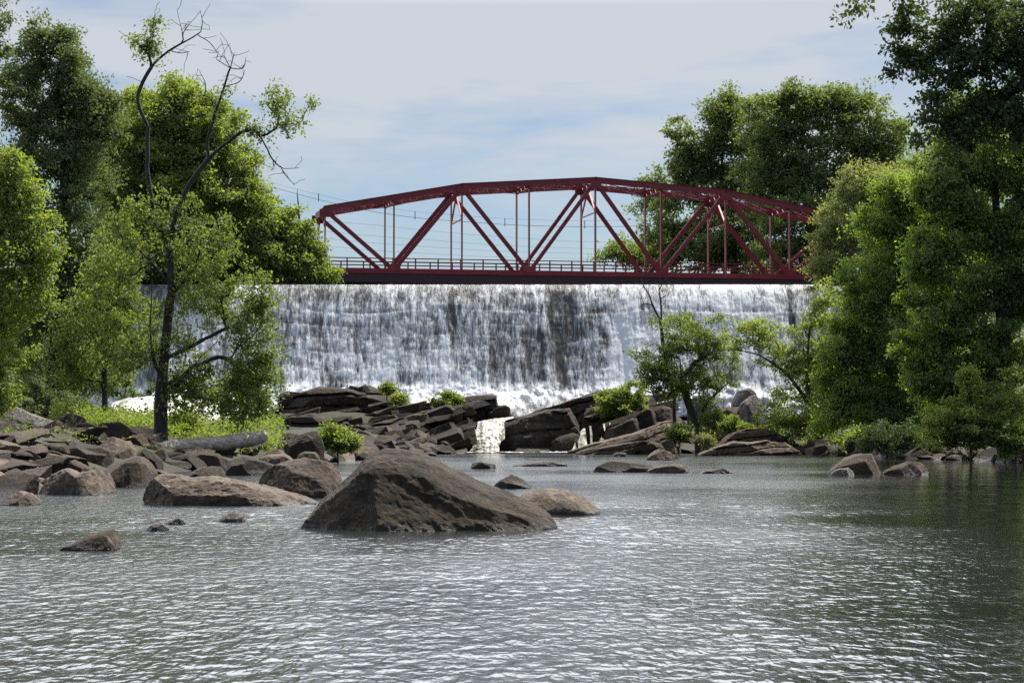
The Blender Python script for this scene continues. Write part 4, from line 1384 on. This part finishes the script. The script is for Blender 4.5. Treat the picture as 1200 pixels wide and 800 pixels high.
tree("pale grey green tree at the right end of the bridge", 188, [(1020, 420), (1018, 330), (1014, 250)], 0.35,
     [(1020, 215, 34, 28, 60), (985, 255, 30, 32, 60), (1035, 250, 40, 36, 60), (972, 295, 24, 30, 46), (1010, 300, 40, 40, 60), (965, 325, 20, 20, 26), (1060, 220, 30, 30, 34)], 0.2, "leaf_pale", 425, group=RIGHT, spray=0.7, per=110)
tree("dense deep green tree leaning over the right pool", 150, [(1062, 528), (1060, 440), (1056, 340), (1056, 240)], 0.4,
     [(1060, 225, 32, 26, 56), (1085, 250, 36, 36, 60), (1040, 280, 36, 36, 56), (1020, 330, 36, 36, 56), (1070, 320, 50, 50, 80), (1010, 390, 40, 44, 70), (1060, 400, 56, 50, 90), (1015, 450, 46, 40, 70), (1060, 470, 50, 40, 70), (985, 430, 30, 50, 50), (1000, 495, 46, 24, 50), (1065, 505, 40, 20, 40)],
     0.2, "leaf_deep", 426, group=RIGHT, spray=0.7, per=150)
tree("bright yellow green tree whose arching branch crosses in front of the falls", 160, [(962, 526), (958, 490), (950, 470), (946, 430), (950, 370)], 0.26,
     [(960, 385, 24, 36, 40), (948, 430, 30, 34, 46), (930, 480, 36, 30, 50), (965, 500, 34, 24, 44), (918, 505, 26, 18, 24), (975, 440, 26, 40, 40), (970, 345, 16, 16, 14),
      (905, 395, 30, 22, 22), (880, 385, 26, 18, 16), (925, 405, 22, 22, 18), (862, 395, 22, 18, 10), (912, 425, 26, 16, 12)],
     0.17, "leaf_light", 427, group=RIGHT, spray=0.55, per=75, limbs=[[(950, 478), (935, 455), (918, 435), (895, 419), (870, 411), (842, 410), (815, 415), (795, 421)], [(895, 419), (884, 430), (876, 446)], [(905, 426), (912, 408), (902, 392)]], r_tip=0.016)
tree("shrubby tree with a thick twisted trunk standing on the ledge", 166, [(819, 508), (814, 490), (806, 470), (800, 445), (796, 420)], 0.36,
     [(795, 395, 30, 24, 40), (770, 420, 26, 24, 34), (800, 425, 34, 24, 36), (830, 400, 24, 22, 24), (784, 452, 28, 18, 26), (835, 440, 26, 24, 20), (815, 455, 30, 18, 20), (765, 445, 18, 16, 14), (850, 420, 16, 18, 10), (838, 372, 10, 7, 4)],
     0.17, "leaf_mid", 428, group=RIGHT, spray=0.55, per=80, limbs=[[(819, 508), (824, 480), (840, 460), (858, 446)], [(800, 445), (815, 425), (835, 412)]], r_tip=0.016)
tree("dead forked stem rising above the shrubby tree", 167, [(790, 470), (782, 430), (776, 400), (771, 375)], 0.15, [], 0.1, "leaf_mid", 429, group=RIGHT,
     limbs=[[(776, 400), (774, 378), (764, 355), (756, 340), (744, 330)], [(774, 388), (775, 360), (772, 340), (774, 322)], [(772, 340), (780, 328), (796, 320)], [(756, 340), (752, 328), (756, 318)], [(766, 358), (756, 356), (748, 362)], [(773, 350), (784, 344), (790, 336)]], name="dead_tree", r_tip=0.016, twigs=3)
tree("massive dark tree filling the right edge above the waterline", 122, [(1180, 530), (1178, 430), (1172, 320), (1165, 200)], 0.5,
     [(1150, 170, 44, 40, 70), (1190, 200, 44, 46, 60), (1120, 200, 26, 36, 40), (1110, 245, 36, 36, 60), (1160, 260, 50, 44, 80), (1130, 320, 56, 46, 90), (1190, 330, 46, 50, 70), (1120, 390, 50, 44, 70), (1180, 410, 50, 44, 70), (1110, 450, 40, 40, 60), (1180, 470, 50, 36, 60), (1150, 130, 40, 30, 40), (1095, 215, 28, 30, 34), (1230, 280, 50, 120, 120), (1085, 330, 26, 40, 40), (1080, 420, 30, 60, 50)],
     0.18, "leaf_deep", 430, group=RIGHT, spray=0.62, per=160)
tree("lit bushy sapling before the massive dark tree", 117, [(1138, 527), (1138, 490), (1137, 450)], 0.08,
     [(1136, 450, 14, 24, 30), (1120, 485, 30, 22, 50), (1150, 485, 24, 24, 40), (1105, 505, 28, 16, 36), (1140, 508, 40, 14, 40), (1180, 490, 26, 26, 40), (1195, 455, 20, 26, 24)], 0.15, "leaf_light", 431, group=RIGHT, name="sapling", cat="sapling", spray=0.42, per=80, r_tip=0.008)
tree("overhanging dark branch crown in the upper right corner", 72, [(1420, 640), (1410, 400), (1390, 200), (1350, 40)], 0.42,
     [(1105, 20, 48, 26, 34), (1155, 30, 50, 40, 60), (1078, 62, 34, 22, 13), (1112, 78, 40, 30, 26), (1168, 85, 50, 40, 60), (1122, 122, 36, 24, 18), (1095, 142, 34, 14, 6), (1158, 140, 40, 26, 26), (1055, 25, 22, 14, 6), (1055, 62, 14, 10, 3), (1230, 40, 60, 60, 90), (1300, 60, 80, 80, 90), (1240, 130, 60, 40, 60),
      (1086, 118, 16, 14, 4), (1190, 155, 40, 20, 22), (1004, 14, 12, 8, 2), (990, 20, 5, 5, 1), (1046, 90, 6, 5, 2), (1130, 168, 24, 14, 8), (1070, 160, 30, 12, 4), (1110, 190, 36, 14, 8)],
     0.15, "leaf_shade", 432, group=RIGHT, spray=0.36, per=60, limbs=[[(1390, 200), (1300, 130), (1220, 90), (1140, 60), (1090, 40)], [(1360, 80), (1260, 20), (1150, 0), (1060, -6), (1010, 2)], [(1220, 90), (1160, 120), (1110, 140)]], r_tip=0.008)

# --- shrubs
SH = "shrubs and bushes"
def shrub(label, px, py, Y, w_, h_, mat, seed, n=40, leaf=0.14, per=60, name="shrub", extra=()):
    rs_ = np.random.default_rng(seed)
    cl = [(px, py - h_ * 0.36, w_ * 0.46, h_ * 0.36, n // 2)] + list(extra)
    for i in range(5):
        fx = -0.38 + 0.19 * i + rs_.uniform(-0.06, 0.06)
        hh = h_ * rs_.uniform(0.55, 1.0) * (1 - 0.9 * abs(fx))
        cl.append((px + fx * w_, py - hh * 0.55, w_ * rs_.uniform(0.10, 0.17), hh * 0.5, max(3, n // 8)))
    return tree(label, Y, [(px, py), (px + 1, py - h_ * 0.35), (px + 2, py - h_ * 0.6)], 0.05, cl, leaf, mat, seed, group=SH, name=name, cat="shrub",
                crown_name="foliage", trunk_name="stem", spray=0.35, per=per, r_tip=0.006, sides=5)

shrub("round dark bush overhanging the left small cascade", 85, 506, 128, 56, 56, "leaf_dark", 501, 70, 0.13, 80)
shrub("dark bush above the speckled whitish boulder", 40, 490, 124, 90, 60, "leaf_dark", 502, 80, 0.14, 80)
shrub("bright fern like bush beside the dark angular block", 396, 526, 116, 44, 34, "leaf_ground", 503, 60, 0.15, 70)
shrub("bright bush sprouting from the top of the left ledge", 526, 476, 179, 34, 24, "leaf_ground", 504, 40, 0.2, 60)
shrub("small tuft of green on the wet ledge top", 454, 460, 180, 14, 12, "leaf_ground", 505, 12, 0.2, 40)
shrub("yellowish tuft hanging on the left ledge face", 466, 474, 179, 18, 18, "leaf_light", 506, 14, 0.18, 40)
shrub("round leafy bush on the right ledge above the trickle", 733, 490, 177, 58, 42, "leaf_light", 507, 80, 0.2, 80, extra=[(738, 455, 18, 10, 16), (715, 466, 16, 10, 14)])
shrub("bright low bush right of the shrubby tree", 858, 507, 163, 34, 24, "leaf_ground", 508, 40, 0.17, 60)
shrub("green bush at the left foot of the shrubby tree", 796, 516, 163, 30, 28, "leaf_mid", 509, 40, 0.17, 60)
shrub("tall pale bush between shrubby tree and tall grey block", 836, 506, 165, 26, 46, "leaf_light", 510, 40, 0.16, 50)
shrub("grey green tuft at the right foot of the shrubby tree", 826, 526, 160, 20, 30, "leaf_pale", 511, 24, 0.15, 50)
shrub("small sunlit bush at the foot of the arching tree", 877, 506, 161, 22, 14, "leaf_ground", 512, 20, 0.15, 50)
shrub("green bush at the left edge above the tan shelf", 4, 528, 92, 34, 30, "leaf_ground", 513, 40, 0.11, 60)
shrub("pale leafy bush right behind the dead topped tree base", 215, 512, 110, 44, 40, "leaf_light", 514, 50, 0.13, 60)
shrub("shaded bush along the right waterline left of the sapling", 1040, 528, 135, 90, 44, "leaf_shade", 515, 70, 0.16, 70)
shrub("shaded bush at the right edge by the waterline", 1190, 530, 116, 60, 44, "leaf_deep", 516, 60, 0.15, 70)
shrub("dark bush hiding the right foot of the dam", 975, 470, 186, 60, 70, "leaf_mid", 517, 60, 0.22, 80)


for bx, by, bw, bh, sd2, lb in ((196, 488, 70, 60, 521, "dark bush below the falls just right of the dead topped trunk"), (244, 486, 66, 50, 522, "middle one of the dark bushes between the dead topped tree and the wet ledge"),
                                (288, 482, 60, 54, 523, "dark bush touching the left end of the wet ledge"), (120, 470, 90, 70, 524, "dark bush above the broad white cascade"), (60, 462, 90, 80, 525, "dark bush between the dark tree and the far cascades")):
    shrub(lb, bx, by, 178, bw, bh, "leaf_dark" if sd2 % 2 else "leaf_mid", sd2, 60, 0.2, 80)


# ground cover
def ground_cover(name, label, poly_px, Yr, n, h_, leaf, mat, seed, zmin=0.55):
    r = np.random.default_rng(seed)
    Yv = r.uniform(*Yr, n)
    px = r.uniform(poly_px[0], poly_px[1], n)
    X = (px - 600) / FPX * Yv
    z = ground_z(X, Yv)
    ok = (z > zmin) & (fbm(np.stack([X * 0.5, Yv * 0.5, 0 * X], 1), seed, 3) > -0.35)
    X, Yv, z = X[ok], Yv[ok], z[ok]
    k = 9
    idx = np.repeat(np.arange(len(X)), k)
    hh = h_ * (0.6 + 0.8 * r.random(len(X)))[idx] * r.random(len(idx)) ** 0.6
    C = np.stack([X[idx] + r.normal(size=len(idx)) * 0.14, Yv[idx] + r.normal(size=len(idx)) * 0.14, z[idx] + hh], 1)
    D = np.tile(np.array([[0, 0, 0.5]]), (len(C), 1))
    tag(link(name, leaves_mesh(name, C, D, leaf, r, up=0.9), M[mat]), label, "plants", None, "stuff")


ground_cover("ground_cover", "bright green leafy plants in a strip along the left bank", (85, 400), (107, 117), 1900, 0.75, 0.14, "leaf_ground", 601)
ground_cover("bank_plants", "darker green weeds behind the bright strip of the left bank", (60, 420), (113, 119), 1000, 0.9, 0.15, "leaf_mid", 604)
ground_cover("bank_plants", "low dark green undergrowth covering the shaded banks", (880, 1260), (128, 185), 2600, 0.6, 0.22, "leaf_deep", 602)
ground_cover("bank_plants", "mixed undergrowth on the slope under the left trees", (-80, 330), (124, 190), 3200, 0.8, 0.24, "leaf_mid", 603, 1.3)
ground_cover("bank_plants", "scattered weeds between the stones of the left shore", (-20, 240), (84, 107), 260, 0.35, 0.09, "leaf_mid", 605, 0.7)

# bleached log
r = np.random.default_rng(9)
pth = smooth_path([at(176, 528, 101), at(200, 525, 102), (at(240, 521, 103)), at(280, 516, 104), at(312, 511, 105)], 60)
rad = np.interp(np.linspace(0, 1, 60), [0, 0.06, 0.5, 0.9, 0.97, 1], [0.18, 0.34, 0.36, 0.33, 0.28, 0.14])
V, F = tubes([(pth, rad)], 16)
V = V + np.stack([0.02 * fbm(V * 5, 8), 0.06 * fbm(V * 3, 5), 0.09 * fbm(V * 1.6, 3) + 0.03 * fbm(V * 6, 4)], 1)
tag(link("log", mesh_np("log", V, F, True), M["driftwood"]), "bleached grey fallen log lying on the left shore rocks", "log")

# ------------------------------------------------------------------ bridge
class MB:
    def __init__(self):
        self.V, self.F, self.n = [], [], 0

    def beam(self, p, q, w_, h_, upv=(0, 0, 1)):
        p, q = np.asarray(p, float), np.asarray(q, float)
        d = unit(q - p)
        s = np.cross(d, upv)
        if np.linalg.norm(s) < 1e-3:
            s = np.cross(d, (0, 1, 0))
        s = unit(s)
        u_ = np.cross(s, d)
        c = []
        for e in (p, q):
            for a, b_ in ((-1, -1), (1, -1), (1, 1), (-1, 1)):
                c.append(e + s * a * w_ / 2 + u_ * b_ * h_ / 2)
        self.V.append(np.array(c))
        k = self.n
        self.F += [[k, k + 1, k + 2, k + 3][::-1], [k + 4, k + 5, k + 6, k + 7], [k, k + 1, k + 5, k + 4], [k + 1, k + 2, k + 6, k + 5], [k + 2, k + 3, k + 7, k + 6], [k + 3, k, k + 4, k + 7]]
        self.n += 8
        return self

    def build(self, name, mat, parent):
        return link(name, mesh_np(name, np.concatenate(self.V), np.array(self.F)), M[mat], parent)


TH = math.atan2(600 - 68, FPX)        # bridge axis turned away to the right
uB = np.array([math.cos(TH), math.sin(TH), 0])
wB = np.array([-math.sin(TH), math.cos(TH), 0])
ORG = at(698, 505, 210.0)
ORG[2] = 0
LP, WB, ZD = 6.52, 5.8, 17.0
bridge = empty("bridge", ORG + np.array([0, 0, ZD]))
tag(bridge, "dark red steel truss bridge crossing the river behind the falls", "bridge")


def bp(k, side, z):
    return ORG + uB * (k - 4) * LP + wB * WB * side + np.array([0, 0, z])


top_z = {0: 5.75, 1: 6.95, 2: 8.15, 3: 8.6, 4: 9.05, 5: 8.6, 6: 8.15, 7: 6.95, 8: 5.75}
ZT = {k: ZD - 0.25 + v for k, v in top_z.items()}
ZL = ZD - 0.25
for sd_ in (0, 1):
    m1 = MB()
    for a in (0, 2, 4, 6):
        p, q = bp(a, sd_, ZT[a]), bp(a + 2, sd_, ZT[a + 2])
        e = unit(q - p) * 0.12
        m1.beam(p - e, q + e, 0.55, 0.52)
        m1.beam(p - e + [0, 0, 0.275], q + e + [0, 0, 0.275], 0.7, 0.03)
    m1.build("top_chord", "bridge_red", bridge)
    MB().beam(bp(0, sd_, ZL) - uB * 0.4, bp(8, sd_, ZL) + uB * 0.4, 0.5, 0.5).build("bottom_chord", "bridge_red", bridge)
    for k in range(9):
        mb = MB()
        off = 0.11
        for s in (-1, 1):
            mb.beam(bp(k, sd_, ZL + 0.25) + uB * 0 + wB * off * s, bp(k, sd_, ZT[k] - 0.26) + wB * off * s, 0.09, 0.26, wB)
        nz = int((ZT[k] - ZL) / 0.5)
        for i in range(nz):
            z0 = ZL + 0.3 + i * 0.5
            mb.beam(bp(k, sd_, z0) - wB * off, bp(k, sd_, z0 + 0.4) + wB * off, 0.06, 0.02, wB)
        mb.build("post", "bridge_red", bridge)
    for k in range(8):
        lo_, hi_ = (k + 1, k) if k % 2 == 0 else (k, k + 1)
        p, q = bp(lo_, sd_, ZL + 0.1), bp(hi_, sd_, ZT[hi_] - 0.1)
        thick = k in (1, 6)
        d = unit(q - p)
        mb = MB()
        wd = 0.34 if not thick else 0.40
        for s in (-1, 1):
            nrm = np.cross(d, wB)
            mb.beam(p + wB * 0.17 * s + nrm * 0, q + wB * 0.17 * s, 0.07, wd, np.cross(wB, d))
        L = np.linalg.norm(q - p)
        for i in range(int(L / 0.45)):
            c0 = p + d * i * 0.45
            mb.beam(c0 - wB * 0.17, c0 + d * 0.4 + wB * 0.17, 0.06, 0.02, wB)
        mb.build("diagonal_brace", "bridge_red", bridge)
    for k in range(9):
        sgn = -1 if sd_ == 0 else 1
        if k % 2 == 0:
            c0 = bp(k, sd_, ZT[k] - 0.42) + wB * 0.30 * sgn
            MB().beam(c0 - uB * 0.55, c0 + uB * 0.55, 0.03, 0.75).build("gusset_plate", "bridge_red", bridge)
        else:
            c0 = bp(k, sd_, ZL + 0.35) + wB * 0.28 * sgn
            MB().beam(c0 - uB * 0.6, c0 + uB * 0.6, 0.03, 0.6).build("gusset_plate", "bridge_red", bridge)
    # railing
    mr = MB()
    sy = 0.62 if sd_ == 0 else -0.62
    for zr in (0.35, 0.68, 1.0):
        mr.beam(bp(0, sd_, ZD + zr) + wB * sy, bp(8, sd_, ZD + zr) + wB * sy, 0.06, 0.09)
    for i in range(25):
        b0 = bp(i / 3, sd_, ZD) + wB * sy
        mr.beam(b0, b0 + [0, 0, 1.05], 0.12, 0.12, uB)
    mr.build("railing", "bridge_red", bridge)

# overhead laced struts and laterals
for k in range(9):
    mb = MB()
    za, zb_ = ZT[k] + 0.1, ZT[k] - 0.45
    for z0 in (za, zb_):
        mb.beam(bp(k, 0, z0), bp(k, 1, z0), 0.12, 0.10)
    nn_ = 7
    for i in range(nn_):
        f0, f1 = i / nn_, (i + 1) / nn_
        z0, z1 = (za, zb_) if i % 2 else (zb_, za)
        mb.beam(bp(k, f0, z0), bp(k, f1, z1), 0.06, 0.06)
    mb.build("cross_strut", "bridge_red", bridge)
for k in range(8):
    mb = MB()
    for a, b_ in ((0, 1), (1, 0)):
        for dz in (0.0, -0.32):
            p, q = bp(k, a, ZT[k] - 0.05 + dz), bp(k + 1, b_, ZT[k + 1] - 0.05 + dz)
            mb.beam(p, q, 0.10, 0.06)
        p, q = bp(k, a, ZT[k] - 0.05), bp(k + 1, b_, ZT[k + 1] - 0.05)
        for i in range(16):
            c0, c1 = p + (q - p) * (i / 16), p + (q - p) * ((i + 1) / 16)
            d0, d1 = (0, -0.32) if i % 2 else (-0.32, 0)
            mb.beam(c0 + [0, 0, d0], c1 + [0, 0, d1], 0.05, 0.05)
    mb.build("lateral_bracing", "bridge_red", bridge)
# sway frames at the upper panel points
for k in (2, 4, 6):
    mb = MB()
    zt = ZT[k] - 0.5
    mb.beam(bp(k, 0.0, zt - 2.6), bp(k, 0.5, zt), 0.14, 0.14)
    mb.beam(bp(k, 1.0, zt - 2.6), bp(k, 0.5, zt), 0.14, 0.14)
    mb.beam(bp(k, 0.0, zt - 2.6), bp(k, 1.0, zt - 2.6), 0.10, 0.10)
    mb.build("sway_brace", "bridge_strut_lit", bridge)
for k in (0, 8):
    mb = MB()
    mb.beam(bp(k, 0, ZT[k] - 0.2), bp(k, 1, ZT[k] - 0.2), 0.5, 0.62)
    for s, t_ in ((0, 0.25), (1, 0.75)):
        mb.beam(bp(k, s, ZT[k] - 1.6), bp(k, t_, ZT[k] - 0.5), 0.2, 0.2)
    mb.build("portal_strut", "bridge_red", bridge)
# floor
md = MB()
md.beam(bp(0, 0.5, ZD - 0.14) - uB, bp(8, 0.5, ZD - 0.14) + uB, WB - 0.62, 0.22)
md.build("deck", "asphalt", bridge)
for sd_ in (-0.17, 1.17):
    MB().beam(bp(0, sd_, ZD - 0.98) - uB * 0.5, bp(8, sd_, ZD - 0.98) + uB * 0.5, 0.22, 0.86).build("fascia_girder", "bridge_dark", bridge)
mw = MB()
for sd_ in (-0.13, 1.13):
    mw.beam(bp(0, sd_, ZD - 0.53) - uB * 0.5, bp(8, sd_, ZD - 0.53) + uB * 0.5, 0.9, 0.05)
mw.build("walkway", "bridge_red", bridge)
for k in range(9):
    MB().beam(bp(k, -0.15, ZD - 0.95), bp(k, 1.15, ZD - 0.95), 0.3, 0.7).build("floor_beam", "bridge_dark", bridge)
for i in range(5):
    f = 0.12 + 0.19 * i
    MB().beam(bp(0, f, ZD - 0.42), bp(8, f, ZD - 0.42), 0.2, 0.34).build("stringer", "bridge_dark", bridge)

for k0, k1, lab in ((-3.2, -0.05, "concrete abutment under the bridge end near the left trees"), (8.05, 11.2, "concrete abutment under the bridge end near the pale tree")):
    mb = MB()
    mb.beam(bp(k0, 0.5, 15.0), bp(k1, 0.5, 15.0), WB + 2.4, 2.5)
    a_ = ORG + uB * ((k0 + k1) / 2 - 4) * LP + wB * WB / 2
    o = mb.build("abutment", "concrete", None)
    tag(o, lab, "abutment")
    mb = MB()
    ka, kb = (k0 - 12, k0) if k0 < 0 else (k1, k1 + 12)
    mb.beam(bp(min(k0, ka), 0.5, 16.36), bp(max(k1, kb), 0.5, 16.36), WB, 0.2)
    o = mb.build("road", "asphalt", None)
    tag(o, "asphalt road leading onto the bridge, " + ("left" if k0 < 0 else "right") + " approach", "road", None, "structure")

# overhead wires far behind the bridge
WIRES = [
    ((300, 214), (390, 238), (470, 253), (560, 261), (640, 265), (740, 265), (860, 258), "thick bundled power line dipping highest behind the bridge"),
    ((300, 209), (390, 232), (470, 246), (560, 254), (640, 258), (740, 258), (860, 250), "thin wire running just above the thick power line"),
    ((300, 255), (420, 262), (500, 270), (580, 277), (680, 283), (760, 284), (860, 282), "thin wire crossing the upper middle of the bridge opening"),
    ((300, 262), (420, 275), (500, 281), (580, 287), (680, 291), (760, 292), (860, 290), "thin wire crossing the middle of the bridge opening"),
    ((300, 270), (420, 283), (500, 289), (580, 294), (680, 297), (760, 298), (860, 297), "thin wire just below the middle of the bridge opening"),
    ((300, 278), (420, 292), (500, 297), (580, 301), (680, 303), (760, 304), (860, 304), "lowest thin wire just above the bridge railing"),
]
for wi, wdef in enumerate(WIRES):
    pts = smooth_path([at(a, b_, 300 + wi * 1.5) for a, b_ in wdef[:-1]], 60)
    rr = np.full(60, 0.032 if wi == 0 else 0.016)
    ch = [(pts, rr)]
    V, F = tubes(ch, 5)
    o = link("power_line", mesh_np("power_line", V, F, True), M["cable"])
    tag(o, wdef[-1], "power line", "power lines behind the bridge")
    if wi == 0:
        for q in (8, 20, 31, 41):
            mb = MB()
            mb.beam(pts[q] + [0, 0, -0.25], pts[q] + [0, 0, 0.85], 0.10, 0.10, (0, 1, 0))
            sp_o = mb.build("spacer", "cable", None)
            sp_o.parent = o
